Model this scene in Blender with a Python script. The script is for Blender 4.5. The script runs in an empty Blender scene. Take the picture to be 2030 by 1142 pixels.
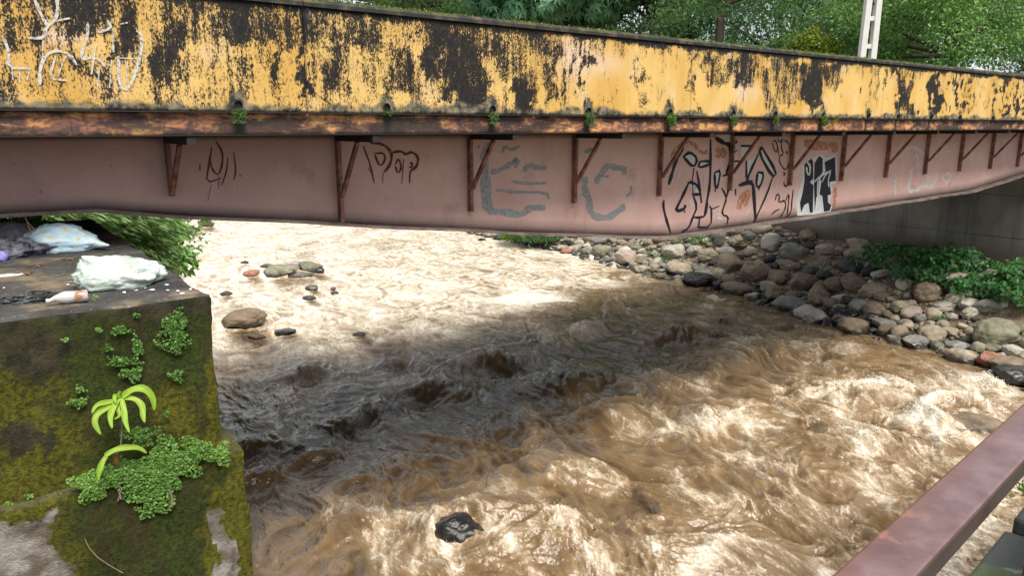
import bpy, bmesh, math, random
import numpy as np
from mathutils import Vector, Matrix, Quaternion
R = math.radians
rng = np.random.default_rng(7); random.seed(7)
sc = bpy.context.scene
COL = sc.collection

# ---------------------------------------------------------------- camera
PITCH = R(12.5); EYE = 5.5; F = 1450.0
cam_d = bpy.data.cameras.new('camera'); cam = bpy.data.objects.new('camera', cam_d); COL.objects.link(cam)
cam.location = (0, 0, EYE); cam.rotation_euler = (R(90) - PITCH, 0, 0)
cam_d.sensor_width = 36; cam_d.lens = 36 * F / 2030; cam_d.clip_start = 0.05; cam_d.clip_end = 2000
sc.camera = cam
# ---------------------------------------------------------------- light
b_dir = np.array([0.80070, 0.59906, 0.0])          # along the bridge
n_dir = np.array([0.59906, -0.80070, 0.0])         # from the bridge towards the viewer
sv = n_dir * 0.68 + b_dir * (-0.12) + np.array([0, 0, 1.0]); sv /= np.linalg.norm(sv)
sun_d = bpy.data.lights.new('sun', 'SUN'); sun = bpy.data.objects.new('sun', sun_d); COL.objects.link(sun)
sun_d.energy = 4.6; sun_d.angle = R(28); sun_d.color = (1.0, 0.95, 0.86)
sun.rotation_euler = Vector(sv).to_track_quat('Z', 'Y').to_euler(); sun.location = (10, -15, 30)
W = bpy.data.worlds.new('World'); sc.world = W; W.use_nodes = True
wn = W.node_tree.nodes; wl = W.node_tree.links
bg = wn['Background']; sky = wn.new('ShaderNodeTexSky'); sky.sky_type = 'NISHITA'; sky.sun_disc = False
sky.sun_elevation = math.asin(sv[2]); sky.sun_rotation = math.atan2(sv[0], sv[1])
sky.dust_density = 4.0; sky.air_density = 1.2; sky.altitude = 200
wtc = wn.new('ShaderNodeTexCoord'); wno = wn.new('ShaderNodeTexNoise'); wno.inputs['Scale'].default_value = 3.0; wno.inputs['Detail'].default_value = 6
wrp = wn.new('ShaderNodeValToRGB'); wrp.color_ramp.elements[0].position = 0.34; wrp.color_ramp.elements[1].position = 0.52
wmx = wn.new('ShaderNodeMix'); wmx.data_type = 'RGBA'; wmx.inputs[7].default_value = (6.9, 7.2, 7.7, 1)
wl.new(wtc.outputs['Generated'], wno.inputs['Vector']); wl.new(wno.outputs['Fac'], wrp.inputs['Fac'])
wl.new(wrp.outputs['Color'], wmx.inputs[0]); wl.new(sky.outputs['Color'], wmx.inputs[6]); wl.new(wmx.outputs[2], bg.inputs['Color'])
bg.inputs['Strength'].default_value = 0.11
sc.view_settings.view_transform = 'Standard'; sc.view_settings.look = 'None'; sc.view_settings.gamma = 1
sc.view_settings.exposure = 0.34
sc.cycles.max_bounces = 6; sc.cycles.diffuse_bounces = 2; sc.cycles.transparent_max_bounces = 8
sc.cycles.use_denoising = True

# ---------------------------------------------------------------- measuring helpers
def ray(x, y):
    dx = (x - 1015) / F; dy = (571 - y) / F
    return np.array([dx, math.cos(PITCH) + dy * math.sin(PITCH), -math.sin(PITCH) + dy * math.cos(PITCH)])
def at_perp(x, y, D):                              # where the sight line of a pixel meets the vertical plane D metres off, parallel to the bridge
    r = ray(x, y); return np.array([0, 0, EYE]) + r * (-D / (n_dir @ r))
def at_z(x, y, z=0.0):
    r = ray(x, y); return np.array([0, 0, EYE]) + r * ((z - EYE) / r[2])
def at_dist(x, y, d):
    r = ray(x, y); return np.array([0, 0, EYE]) + r * d
def to_px(P):
    P = np.asarray(P, float); q = P - np.array([0, 0, EYE])
    dep = q[..., 1] * math.cos(PITCH) - q[..., 2] * math.sin(PITCH)
    up = q[..., 1] * math.sin(PITCH) + q[..., 2] * math.cos(PITCH)
    dep = np.where(dep < 0.05, 0.05, dep)
    return 1015 + F * q[..., 0] / dep, 571 - F * up / dep
def bp(s, d, z):                                   # bridge coordinates -> world
    return b_dir * s - n_dir * d + np.array([0, 0, z])
def S_of(P): return P[..., :2] @ b_dir[:2]
def D_of(P): return -(P[..., :2] @ n_dir[:2])

# ---------------------------------------------------------------- numpy gradient noise
_perm = np.random.default_rng(3).permutation(256); _perm = np.concatenate([_perm, _perm, _perm])
_g3 = np.random.default_rng(4).normal(size=(256, 3)); _g3 /= np.linalg.norm(_g3, axis=1)[:, None]
def noise(P):
    P = np.asarray(P, float); i = np.floor(P).astype(int); f = P - i; i &= 255
    u = f * f * f * (f * (f * 6 - 15) + 10)
    def g(a, b, c):
        h = _perm[_perm[_perm[(i[..., 0] + a) & 255] + ((i[..., 1] + b) & 255)] + ((i[..., 2] + c) & 255)]
        v = _g3[h]; return v[..., 0] * (f[..., 0] - a) + v[..., 1] * (f[..., 1] - b) + v[..., 2] * (f[..., 2] - c)
    def L(a, b, t): return a + (b - a) * t
    x0 = L(L(g(0,0,0), g(1,0,0), u[...,0]), L(g(0,1,0), g(1,1,0), u[...,0]), u[...,1])
    x1 = L(L(g(0,0,1), g(1,0,1), u[...,0]), L(g(0,1,1), g(1,1,1), u[...,0]), u[...,1])
    return L(x0, x1, u[..., 2]) * 1.5
def fbm(P, o=4, lac=2.03, gain=0.5):
    a = 1.0; s = 0; P = np.asarray(P, float).copy()
    for k in range(o): s = s + a * noise(P + k * 17.3); P = P * lac; a *= gain
    return s
def ridged(P, o=3, gain=0.5):
    a = 1.0; s = 0; P = np.asarray(P, float).copy()
    for k in range(o): s = s + a * (1 - np.abs(noise(P + k * 11.1)) * 2.2); P = P * 2.05; a *= gain
    return s / (1 + gain + gain * gain)
def sstep(a, b, x): t = np.clip((x - a) / (b - a), 0, 1); return t * t * (3 - 2 * t)

# ---------------------------------------------------------------- object helpers
def tag(o, label=None, cat=None, group=None, kind=None):
    if label: o['label'] = label
    if cat: o['category'] = cat
    if group: o['group'] = group
    if kind: o['kind'] = kind
    return o
def link(name, me, mat=None, parent=None, smooth=False):
    o = bpy.data.objects.new(name, me); COL.objects.link(o)
    if mat is not None and len(me.materials) == 0: me.materials.append(mat)
    if parent: o.parent = parent
    if smooth: me.polygons.foreach_set('use_smooth', [True] * len(me.polygons))
    return o
def mesh_np(name, V, Fc, mat=None, parent=None, smooth=False, attrs=None, corner=None):
    """V (n,3); Fc (m,k) all faces with k corners, or a list of index lists"""
    me = bpy.data.meshes.new(name); V = np.asarray(V, np.float32)
    if isinstance(Fc, np.ndarray):
        m, k = Fc.shape
        me.vertices.add(len(V)); me.vertices.foreach_set('co', V.ravel())
        me.loops.add(m * k); me.loops.foreach_set('vertex_index', Fc.ravel().astype(np.int32))
        me.polygons.add(m); me.polygons.foreach_set('loop_start', np.arange(0, m * k, k, dtype=np.int32))
        me.polygons.foreach_set('loop_total', np.full(m, k, np.int32)); me.update(calc_edges=True)
    else:
        me.from_pydata([tuple(map(float, v)) for v in V], [], [list(map(int, f)) for f in Fc]); me.update()
    for kx, arr in (attrs or {}).items():
        a = me.attributes.new(kx, 'FLOAT', 'POINT'); a.data.foreach_set('value', np.asarray(arr, np.float32))
    return link(name, me, mat, parent, smooth)
def grid_faces(nu, nv):
    i = np.arange(nu - 1)[:, None] * nv + np.arange(nv - 1)[None, :]
    i = i.ravel(); return np.stack([i, i + nv, i + nv + 1, i + 1], 1)
def empty(name, loc=(0, 0, 0)):
    o = bpy.data.objects.new(name, None); COL.objects.link(o); o.location = loc; o.empty_display_size = 0.2; return o
def adopt(o, parent):                               # parent, keeping the world place
    o.parent = parent; o.matrix_parent_inverse = Matrix.Translation(-Vector(parent.location)); return o
def beam(name, A, B, w, h, mat, parent=None, up=(0, 0, 1), bevel=0.0):
    A = Vector(A); B = Vector(B); d = (B - A).normalized(); up = Vector(up)
    sd = d.cross(up).normalized(); u2 = sd.cross(d).normalized()
    bm = bmesh.new()
    vs = []
    for P in (A, B):
        for a, c in ((-1, -1), (1, -1), (1, 1), (-1, 1)):
            vs.append(bm.verts.new(P + sd * a * w / 2 + u2 * c * h / 2))
    for f in ((0, 1, 2, 3), (7, 6, 5, 4), (0, 4, 5, 1), (1, 5, 6, 2), (2, 6, 7, 3), (3, 7, 4, 0)): bm.faces.new([vs[i] for i in f])
    bmesh.ops.recalc_face_normals(bm, faces=bm.faces)
    if bevel: bmesh.ops.bevel(bm, geom=list(bm.edges), offset=bevel, segments=2, profile=0.5, affect='EDGES')
    me = bpy.data.meshes.new(name); bm.to_mesh(me); bm.free()
    o = link(name, me, mat)
    if parent: adopt(o, parent)
    return o
def prism(name, prof, s0, s1, mat, parent=None, ns=2):
    """extrude a closed profile of (d, z) along the bridge"""
    V = []; Fc = []; k = len(prof)
    ss = np.linspace(s0, s1, ns)
    for s in ss:
        for d, z in prof: V.append(bp(s, d, z))
    for j in range(ns - 1):
        for i in range(k): Fc.append([j * k + i, j * k + (i + 1) % k, (j + 1) * k + (i + 1) % k, (j + 1) * k + i])
    Fc.append(list(range(k))[::-1]); Fc.append([(ns - 1) * k + i for i in range(k)])
    o = mesh_np(name, V, Fc, mat)
    fixn(o)
    if parent: adopt(o, parent)
    return o
def fixn(o):
    bm = bmesh.new(); bm.from_mesh(o.data); bmesh.ops.recalc_face_normals(bm, faces=bm.faces); bm.to_mesh(o.data); bm.free()
def tube_np(pts, rad, k=6):
    pts = np.asarray(pts, float); n = len(pts); V = []; rad = np.broadcast_to(rad, (n,))
    for i in range(n):
        t = pts[min(i + 1, n - 1)] - pts[max(i - 1, 0)]; t = t / (np.linalg.norm(t) + 1e-9)
        a = np.cross(t, [0.31, 0.17, 0.93]); a /= np.linalg.norm(a) + 1e-9; c = np.cross(t, a)
        for j in range(k):
            th = 2 * math.pi * j / k; V.append(pts[i] + (a * math.cos(th) + c * math.sin(th)) * rad[i])
    Fc = [[i * k + j, i * k + (j + 1) % k, (i + 1) * k + (j + 1) % k, (i + 1) * k + j] for i in range(n - 1) for j in range(k)]
    return np.array(V), np.array(Fc)

# ---------------------------------------------------------------- material helpers
class M:
    def __init__(s, name):
        s.m = bpy.data.materials.new(name); s.m.use_nodes = True; s.t = s.m.node_tree; s.N = s.t.nodes; s.L = s.t.links
        s.b = s.N['Principled BSDF']; s.out = s.N['Material Output']; s.tc = s.N.new('ShaderNodeTexCoord')
        s.geo = s.N.new('ShaderNodeNewGeometry'); s.P = s.geo.outputs['Position']
    def vmap(s, scale=(1, 1, 1), rot=(0, 0, 0), src=None):
        n = s.N.new('ShaderNodeMapping'); n.inputs['Scale'].default_value = scale; n.inputs['Rotation'].default_value = rot
        n.vector_type = 'POINT'; s.L.new(src or s.P, n.inputs['Vector']); return n.outputs[0]
    def bridge(s, scale):                             # (along, across, up) coordinates of the bridge
        r = s.vmap(rot=(0, 0, -math.atan2(b_dir[1], b_dir[0]))); return s.vmap(scale=scale, src=r)
    def noise(s, sc_, det=4, src=None, rough=0.55, dist=0.0):
        n = s.N.new('ShaderNodeTexNoise'); n.inputs['Scale'].default_value = sc_; n.inputs['Detail'].default_value = det
        n.inputs['Roughness'].default_value = rough; n.inputs['Distortion'].default_value = dist
        s.L.new(src or s.P, n.inputs['Vector']); return n.outputs['Fac']
    def vor(s, sc_, src=None, feat='F1'):
        n = s.N.new('ShaderNodeTexVoronoi'); n.inputs['Scale'].default_value = sc_; n.feature = feat
        s.L.new(src or s.P, n.inputs['Vector']); return n.outputs['Distance']
    def rnd(s):
        n = s.N.new('ShaderNodeObjectInfo'); return n.outputs['Random']
    def attr(s, name):
        n = s.N.new('ShaderNodeAttribute'); n.attribute_name = name; return n.outputs['Fac']
    def _in(s, n, i, v):
        if isinstance(v, bpy.types.NodeSocket): s.L.new(v, n.inputs[i])
        else: n.inputs[i].default_value = v
    def math(s, op, a, b=0.0, c=0.0, clamp=False):
        n = s.N.new('ShaderNodeMath'); n.operation = op; n.use_clamp = clamp
        s._in(n, 0, a); s._in(n, 1, b); s._in(n, 2, c); return n.outputs[0]
    def step(s, a, b, x):
        n = s.N.new('ShaderNodeMapRange'); n.interpolation_type = 'SMOOTHSTEP'
        s._in(n, 0, x); n.inputs[1].default_value = a; n.inputs[2].default_value = b; return n.outputs[0]
    def mix(s, f, a, b, typ='MIX'):
        n = s.N.new('ShaderNodeMix'); n.data_type = 'RGBA'; n.blend_type = typ; s._in(n, 0, f)
        for i, v in ((6, a), (7, b)):
            if isinstance(v, tuple) and len(v) == 3: v = (*v, 1)
            s._in(n, i, v)
        return n.outputs[2]
    def ramp(s, f, els):
        n = s.N.new('ShaderNodeValToRGB'); e = n.color_ramp.elements
        while len(e) < len(els): e.new(0.5)
        for k, (p, c) in enumerate(els): e[k].position = p; e[k].color = (*c, 1)
        s._in(n, 0, f); return n.outputs[0]
    def bump(s, h, strength=0.5, dist=0.02, prev=None):
        n = s.N.new('ShaderNodeBump'); n.inputs['Strength'].default_value = strength; n.inputs['Distance'].default_value = dist
        s.L.new(h, n.inputs['Height'])
        if prev is not None: s.L.new(prev, n.inputs['Normal'])
        return n.outputs[0]
    def zsep(s):
        n = s.N.new('ShaderNodeSeparateXYZ'); s.L.new(s.P, n.inputs[0]); return n.outputs[2]
    def done(s, col=None, rough=None, normal=None, spec=None, **kw):
        if col is not None: s._in(s.b, 'Base Color', (*col, 1) if isinstance(col, tuple) else col)
        if rough is not None: s._in(s.b, 'Roughness', rough)
        if normal is not None: s.L.new(normal, s.b.inputs['Normal'])
        if spec is not None: s.b.inputs['Specular IOR Level'].default_value = spec
        for k, v in kw.items(): s._in(s.b, k.replace('_', ' '), v)
        return s.m
BLACK = (0.009, 0.0085, 0.009)
# parapet paint
m = M('weathered_yellow_paint'); c = m.bridge((1, 1, 1)); cs = m.bridge((1, 1, 0.28))
g = m.attr('mildew'); n1 = m.noise(5, 10, m.bridge((1, 1, 0.45)), 0.74); n2 = m.noise(85, 4, m.bridge((1, 1, 0.5)), 0.75); n3 = m.noise(26, 3, m.bridge((1, 1, 0.05)), 0.6)
v = m.math('ADD', m.math('MULTIPLY', n1, 1.15), m.math('MULTIPLY', n2, 1.15)); v = m.math('ADD', v, m.math('MULTIPLY', n3, 0.45))
v = m.math('ADD', v, m.math('MULTIPLY', g, 0.62)); mk = m.step(1.66, 1.79, v)
yel = m.mix(m.step(0.35, 0.65, m.noise(1.6, 4, cs)), (0.52, 0.305, 0.068), (0.60, 0.405, 0.14))
yel = m.mix(m.math('MULTIPLY', m.step(0.52, 0.75, m.noise(2.6, 5, c)), 0.45), yel, (0.62, 0.48, 0.33))
yel = m.mix(m.math('MULTIPLY', m.attr('pale'), 0.8), yel, (0.60, 0.47, 0.38))
yel = m.mix(m.math('MULTIPLY', m.step(1.56, 1.72, v), 0.45), yel, (0.22, 0.13, 0.04))
blk = m.mix(m.step(0.4, 0.75, m.noise(30, 5, c)), BLACK, (0.028, 0.022, 0.016))
grey = m.mix(m.math('MULTIPLY', m.step(0.60, 0.74, m.noise(22, 5, cs, .7)), m.step(.5, .62, m.noise(1.3, 3, c))), blk, (0.26, 0.28, 0.25))
col = m.mix(mk, yel, grey)
base = m.attr('damp'); col = m.mix(m.step(0.55, 0.95, m.math('ADD', base, m.math('MULTIPLY', m.math('SUBTRACT', m.noise(12, 6, c), 0.5), 0.9))), col, m.mix(m.step(.4, .62, m.noise(9, 7, c, .7)), (0.022, 0.023, 0.02), (0.20, 0.175, 0.12)))
yellow_paint = m.done(col, m.math('ADD', m.math('MULTIPLY', mk, 0.2), 0.6), m.bump(m.math('SUBTRACT', n2, mk), 0.35, 0.006), 0.3)
# black mildewed cap
m = M('mildewed_concrete'); nn = m.noise(8, 6); col = m.mix(m.step(0.45, 0.75, nn), (0.016, 0.016, 0.014), (0.09, 0.075, 0.045))
nsp = m.N.new('ShaderNodeSeparateXYZ'); m.L.new(m.geo.outputs['Normal'], nsp.inputs[0])
mossf = m.math('MULTIPLY', m.step(0.5, 0.9, nsp.outputs[2]), m.step(0.40, 0.66, m.noise(5, 5)))
black_cap = m.done(m.mix(mossf, col, (0.16, 0.16, 0.02)), 0.85, m.bump(nn, 0.5, 0.01))
# rust band
m = M('rusting_steel_edge'); c = m.bridge((1, 1, 2.2)); cs = m.bridge((1, 1, .25))
n1 = m.noise(5, 8, c, .68, .8); col = m.ramp(n1, [(0.30, (0.04, 0.03, 0.03)), (0.42, (0.13, 0.065, 0.055)), (0.50, (0.36, 0.15, 0.075)), (0.60, (0.66, 0.36, 0.12)), (0.75, (0.38, 0.19, .14))])
col = m.mix(m.math('MULTIPLY', m.step(0.43, .56, m.noise(2.3, 8, m.bridge((.6, 1, 1.6)), .68)), .93), col, (.018, .013, .014)); col = m.mix(m.math('MULTIPLY', m.step(.48, .66, m.noise(20, 6, cs, .7)), .65), col, (.03, .018, .018))
col = m.mix(m.step(0.60, 0.95, m.attr('damp')), col, (0.014, 0.014, 0.012))
rust_band = m.done(col, 0.75, m.bump(n1, 0.4, 0.01))
# pink painted steel
m = M('faded_pink_steel'); c = m.bridge((1, 1, 1)); cs = m.bridge((1, 1, 0.15))
n1 = m.noise(1.1, 6, c, 0.6); col = m.ramp(n1, [(0.3, (0.50, 0.31, 0.27)), (0.55, (0.60, 0.395, 0.345)), (0.75, (0.67, 0.475, 0.42))])
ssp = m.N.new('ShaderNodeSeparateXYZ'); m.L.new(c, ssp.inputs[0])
col = m.mix(m.math('MULTIPLY', m.step(7, 1, ssp.outputs[0]), 0.4), col, (0.28, 0.17, 0.165))  # left end toned darker, painting in the dimmer light there
col = m.mix(m.math('MULTIPLY', m.step(.54, .8, m.noise(7, 7, cs, .7)), .28), col, (0.16, 0.08, 0.075))
col = m.mix(m.step(0.69, .73, m.noise(22, 6, c, .6)), col, (0.06, 0.03, 0.022)); col = m.mix(m.math('MULTIPLY', m.step(.55, .75, m.noise(1.7, 7, c, .7)), .5), col, (.22, .12, .11)); col = m.mix(m.math('MULTIPLY', m.step(.6, .72, m.noise(3.5, 8, cs, .72)), .5), col, (.62, .46, .41))
col = m.mix(m.math('MULTIPLY', m.attr('damp'), 0.8), col, m.mix(m.noise(9, 5, c), (0.06, 0.045, 0.04), (0.20, 0.165, 0.145)))
pink_steel = m.done(col, 0.55, m.bump(m.noise(2.5, 3, c), 0.25, 0.02), 0.35)
m = M('flange_grime'); c = m.bridge((0.4, 1, 1)); col = m.ramp(m.noise(9, 7, c, .7), [(.3, (.05, .04, .038)), (.5, (.17, .125, .11)), (.7, (.30, .22, .19))])
flange_m = m.done(col, 0.8, m.bump(m.noise(30, 5, c), .5, .01))
m = M('rusty_bracket_steel'); col = m.ramp(m.noise(8, 7, None, .65), [(.3, (.035, .02, .018)), (.45, (.15, .065, .048)), (.6, (.30, .14, .10)), (.8, (.40, .23, .18))])
bracket_m = m.done(col, .65, m.bump(m.noise(40, 4), .4, .004))
m = M('soot_black_steel'); beam_m = m.done(m.mix(m.noise(9, 6), (.006, .005, .005), (.022, .014, .012)), .7)
m = M('deck_concrete'); deck_m = m.done(m.mix(m.noise(2, 6), (.04, .038, .034), (.11, .10, .085)), .9, m.bump(m.noise(20, 5), .4, .01))
m = M('hole_dark'); hole_m = m.done((.008, .008, .007), .9)
def paint(name, col, alpha=1.0, sc_=18, rough=.6):
    m = M(name); m.done(m.mix(m.noise(12, 5), tuple(x * .75 for x in col), col), rough, None, .3)
    a = m.step(0.36 - alpha * 0.3, 0.60 - alpha * 0.3, m.noise(sc_, 6, None, .7))
    m._in(m.b, 'Alpha', a); return m.m
g_black = paint('spray_black', (.012, .014, .024), 1.0); g_white = paint('spray_white', (.60, .62, .60), .9); g_chalk = paint('spray_chalk_white', (.62, .58, .58), .38)
g_brown = paint('spray_brown', (.12, .028, .012), .5); g_grey = paint('spray_grey_blue', (.30, .34, .35), .12); g_orange = paint('spray_orange', (.50, .22, .10), -.05)
g_whitey = paint('spray_white_on_parapet', (.60, .58, .54), .12, 45)

# ================================================================= TERRAIN
SHORE_R = np.array([(18, -30), (14, -6), (12.4, 6), (11.7, 12), (11.3, 15.17), (11.07, 17.36), (9.97, 18.92), (9.16, 20.21), (8.03, 23.36), (6.18, 26.17), (4.4, 29.16), (2.2, 33.0), (-1.0, 37.0), (-6, 45), (-14, 60), (-40, 110), (-120, 260)], float)
SHORE_L = np.array([(-1, -30), (-0.8, -6), (-1.6, 3), (-2.2, 6.0), (-4.4, 9.5), (-9, 18), (-21, 42), (-34, 66), (-70, 130), (-170, 270)], float)
def sdist(P, line):                                # signed: positive to the right of the line as it runs
    best = np.full(len(P), 1e9); sg = np.ones(len(P))
    for a, b in zip(line[:-1], line[1:]):
        ab = b - a; t = np.clip(((P - a) @ ab) / (ab @ ab), 0, 1); q = P - (a + t[:, None] * ab); d = np.hypot(q[:, 0], q[:, 1])
        cr = ab[0] * (P[:, 1] - a[1]) - ab[1] * (P[:, 0] - a[0]); u = d < best
        best = np.where(u, d, best); sg = np.where(u, np.where(cr < 0, 1, -1), sg)
    return best * sg
def ground_h(P):
    P = np.atleast_2d(np.asarray(P, float))[:, :2]
    dR = sdist(P, SHORE_R); dL = -sdist(P, SHORE_L)
    s = P @ b_dir[:2]; d = -(P @ n_dir[:2])
    P3 = np.column_stack([P * 0.45, np.zeros(len(P))])
    pile = np.exp(-((d - 17.0) / 3.0) ** 2) * 0.5
    hR = -0.9 + 0.9 * sstep(-2.5, 0.0, dR) + (1.55 + pile) * sstep(-0.1, 4.2, dR) + 2.4 * sstep(6, 16, dR) * (1 - sstep(22.0, 24.0, s) * 0) 
    behind = sstep(24.25, 24.4, s) * sstep(-4, -2, d) * (1 - sstep(17.6, 18.4, d))
    low = (1 - sstep(23.0, 24.2, s)); hR = np.where(dR > 4, np.minimum(hR, 1.6 + pile + 20 * (1 - low)), hR)
    hR = hR * (1 - behind) + 5.2 * behind
    hL = -0.9 + 0.9 * sstep(-2.0, 0.0, dL) + 4.0 * sstep(-0.2, 3.0, dL)
    h = np.maximum(hR, hL)
    h = h + fbm(P3, 3) * 0.16 * sstep(0, 1.0, np.maximum(dR, dL))
    far = sstep(60, 160, np.hypot(P[:, 0], P[:, 1])); land = sstep(4, 20, np.maximum(dR, dL))
    return h + far * land * 6.0
def axis(dense, lim, fine, n_out):
    a = np.arange(dense[0], dense[1], fine); l = dense[0] - np.geomspace(fine, dense[0] - lim[0], n_out); r = a[-1] + np.geomspace(fine, lim[1] - a[-1], n_out)
    return np.concatenate([l[::-1], a, r])
gx = axis((-6, 22), (-900, 900), 0.16, 40); gy = axis((2, 42), (-700, 1100), 0.16, 40)
GX, GY = np.meshgrid(gx, gy, indexing='ij'); GP = np.column_stack([GX.ravel(), GY.ravel()])
m = M('river_bank_soil'); n1 = m.noise(2.2, 7); z = m.zsep()
col = m.ramp(n1, [(.3, (.05, .032, .02)), (.5, (.12, .085, .055)), (.7, (.22, .165, .11))])
col = m.mix(m.step(.5, .7, m.noise(18, 5)), col, (.25, .2, .15)); col = m.mix(m.step(2.6, 3.6, z), col, m.mix(m.noise(3, 5), (.02, .045, .012), (.05, .09, .025)))
wet = m.step(.35, .05, z); col = m.mix(wet, col, (.03, .022, .015))
soil_m = m.done(col, .85, m.bump(m.noise(25, 6), .8, .04))
tag(mesh_np('ground', np.column_stack([GP, ground_h(GP)]), grid_faces(len(gx), len(gy)), soil_m, smooth=True), kind='structure')

# ================================================================= WATER
FD = np.array([0.5, -0.866]); AC = np.array([0.866, 0.5])
SWELLS = [  # px x, px y, half width m, half length m, height m : water heaped over sunken boulders
 (965, 722, 1.0, .5, .34), (1120, 760, .9, .55, .30), (1310, 572, .7, .5, .25), (1040, 590, .9, .35, .14), (620, 735, .35, .3, .2), (778, 716, .35, .25, .18), (850, 770, .7, .4, .2), (905, 780, .4, .3, .14),
 (690, 850, .3, .3, .16), (745, 815, .5, .3, .15), (495, 890, .3, .25, .2), (560, 895, .4, .3, .16), (620, 910, .4, .35, .2), (515, 950, .5, .3, .16), (1050, 1075, .75, .9, .30), (1150, 1120, .5, .6, .16), (905, 1050, .50, .45, .12),
 (700, 1040, .5, .45, .14), (1230, 820, 1.0, .6, .24), (1330, 760, .9, .5, .2), (1420, 845, .8, .5, .22), (1500, 700, 1.3, .6, .24), (1350, 660, 1.0, .5, .2), (1680, 790, 1.4, .6, .22), (1730, 870, 1.0, .7, .18), (1930, 845, 1.1, .7, .28),
 (1470, 1110, .7, .6, .2), (1320, 1120, .5, .5, .18), (1690, 930, .8, .6, .16), (800, 930, .9, .6, .1), (1130, 940, .9, .6, .14), (1550, 980, .8, .7, .14), (1200, 650, .9, .4, .16), (1450, 625, .9, .4, .14), (1000, 845, .8, .4, .1)]
CRESTS = [ # foam lines in the photo: width px, strength, points
 (12, .9, [(915, 1000), (960, 975), (1010, 972), (1060, 990), (1100, 1030), (1140, 1075), (1190, 1120), (1230, 1142)]), (10, .8, [(1000, 1020), (980, 1060), (985, 1110), (1010, 1140)]), (12, .9, [(650, 1030), (665, 1012), (710, 1008), (745, 1020), (790, 1035), (850, 1045)]),
 (22, .9, [(760, 1040), (765, 1080), (790, 1120), (840, 1130)]), (18, .8, [(840, 1100), (900, 1105), (960, 1110), (1020, 1142)]), (12, .9, [(1370, 1142), (1430, 1110), (1510, 1088), (1580, 1110), (1640, 1142)]), (9, .8, [(1290, 1060), (1300, 1100), (1320, 1130)]),
 (14, .8, [(1055, 830), (1060, 900), (1095, 940), (1150, 945), (1210, 960)]), (12, .8, [(1130, 790), (1200, 775), (1270, 795), (1330, 850), (1420, 850), (1450, 870)]), (16, 1., [(1230, 855), (1330, 855), (1420, 860), (1470, 838), (1530, 855)]), (16, .9, [(1470, 680), (1520, 672), (1600, 680), (1690, 690)]),
 (12, .8, [(1400, 770), (1350, 760), (1270, 760), (1250, 750)]), (16, .9, [(1600, 795), (1650, 775), (1740, 770), (1830, 760), (1900, 765), (1990, 775)]), (14, .9, [(1630, 800), (1680, 850), (1700, 900), (1720, 950), (1790, 990)]), (14, .9, [(1700, 870), (1730, 890), (1700, 920)]),
 (10, .7, [(1420, 900), (1500, 930), (1560, 950), (1640, 960)]), (10, .7, [(1470, 880), (1530, 900), (1600, 925)]), (8, .7, [(1120, 930), (1190, 930), (1210, 950)]), (10, .7, [(1310, 940), (1370, 990), (1440, 1010)]), (10, .7, [(1180, 730), (1200, 790), (1180, 820)]), (14, .9, [(1000, 590), (1060, 596), (1120, 590)]),
 (12, .8, [(1380, 640), (1430, 580), (1480, 575)]), (20, .9, [(1900, 960), (1950, 920), (1990, 890)]), (24, .9, [(1860, 1120), (1930, 1060), (2000, 960)]), (10, .7, [(1530, 790), (1560, 830), (1540, 870)]), (8, .6, [(1580, 760), (1590, 700), (1640, 740)]), (12, .8, [(1760, 830), (1850, 850), (1870, 880), (1800, 900)])]
def seg_dist(X, Y, pts):
    best = np.full(X.shape, 1e9)
    for (ax, ay), (bx, by) in zip(pts[:-1], pts[1:]):
        dx, dy = bx - ax, by - ay; t = np.clip(((X - ax) * dx + (Y - ay) * dy) / (dx * dx + dy * dy), 0, 1)
        best = np.minimum(best, np.hypot(X - ax - t * dx, Y - ay - t * dy))
    return best
ROCKS_PX = [(477, 652, 76), (550, 551, 56), (578, 541, 34), (612, 541, 46), (495, 550, 30), (590, 551, 46), (617, 577, 24), (660, 575, 11), (611, 595, 26), (560, 663, 44), (505, 674, 34), (710, 668, 26), (407, 450, 28), (378, 461, 30), (446, 586, 22), (2022, 770, 62), (908, 1078, 90), (1935, 862, 110), (1384, 570, 62), (1243, 528, 42), (1192, 513, 34), (1298, 543, 20), (1318, 548, 18)]
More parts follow.
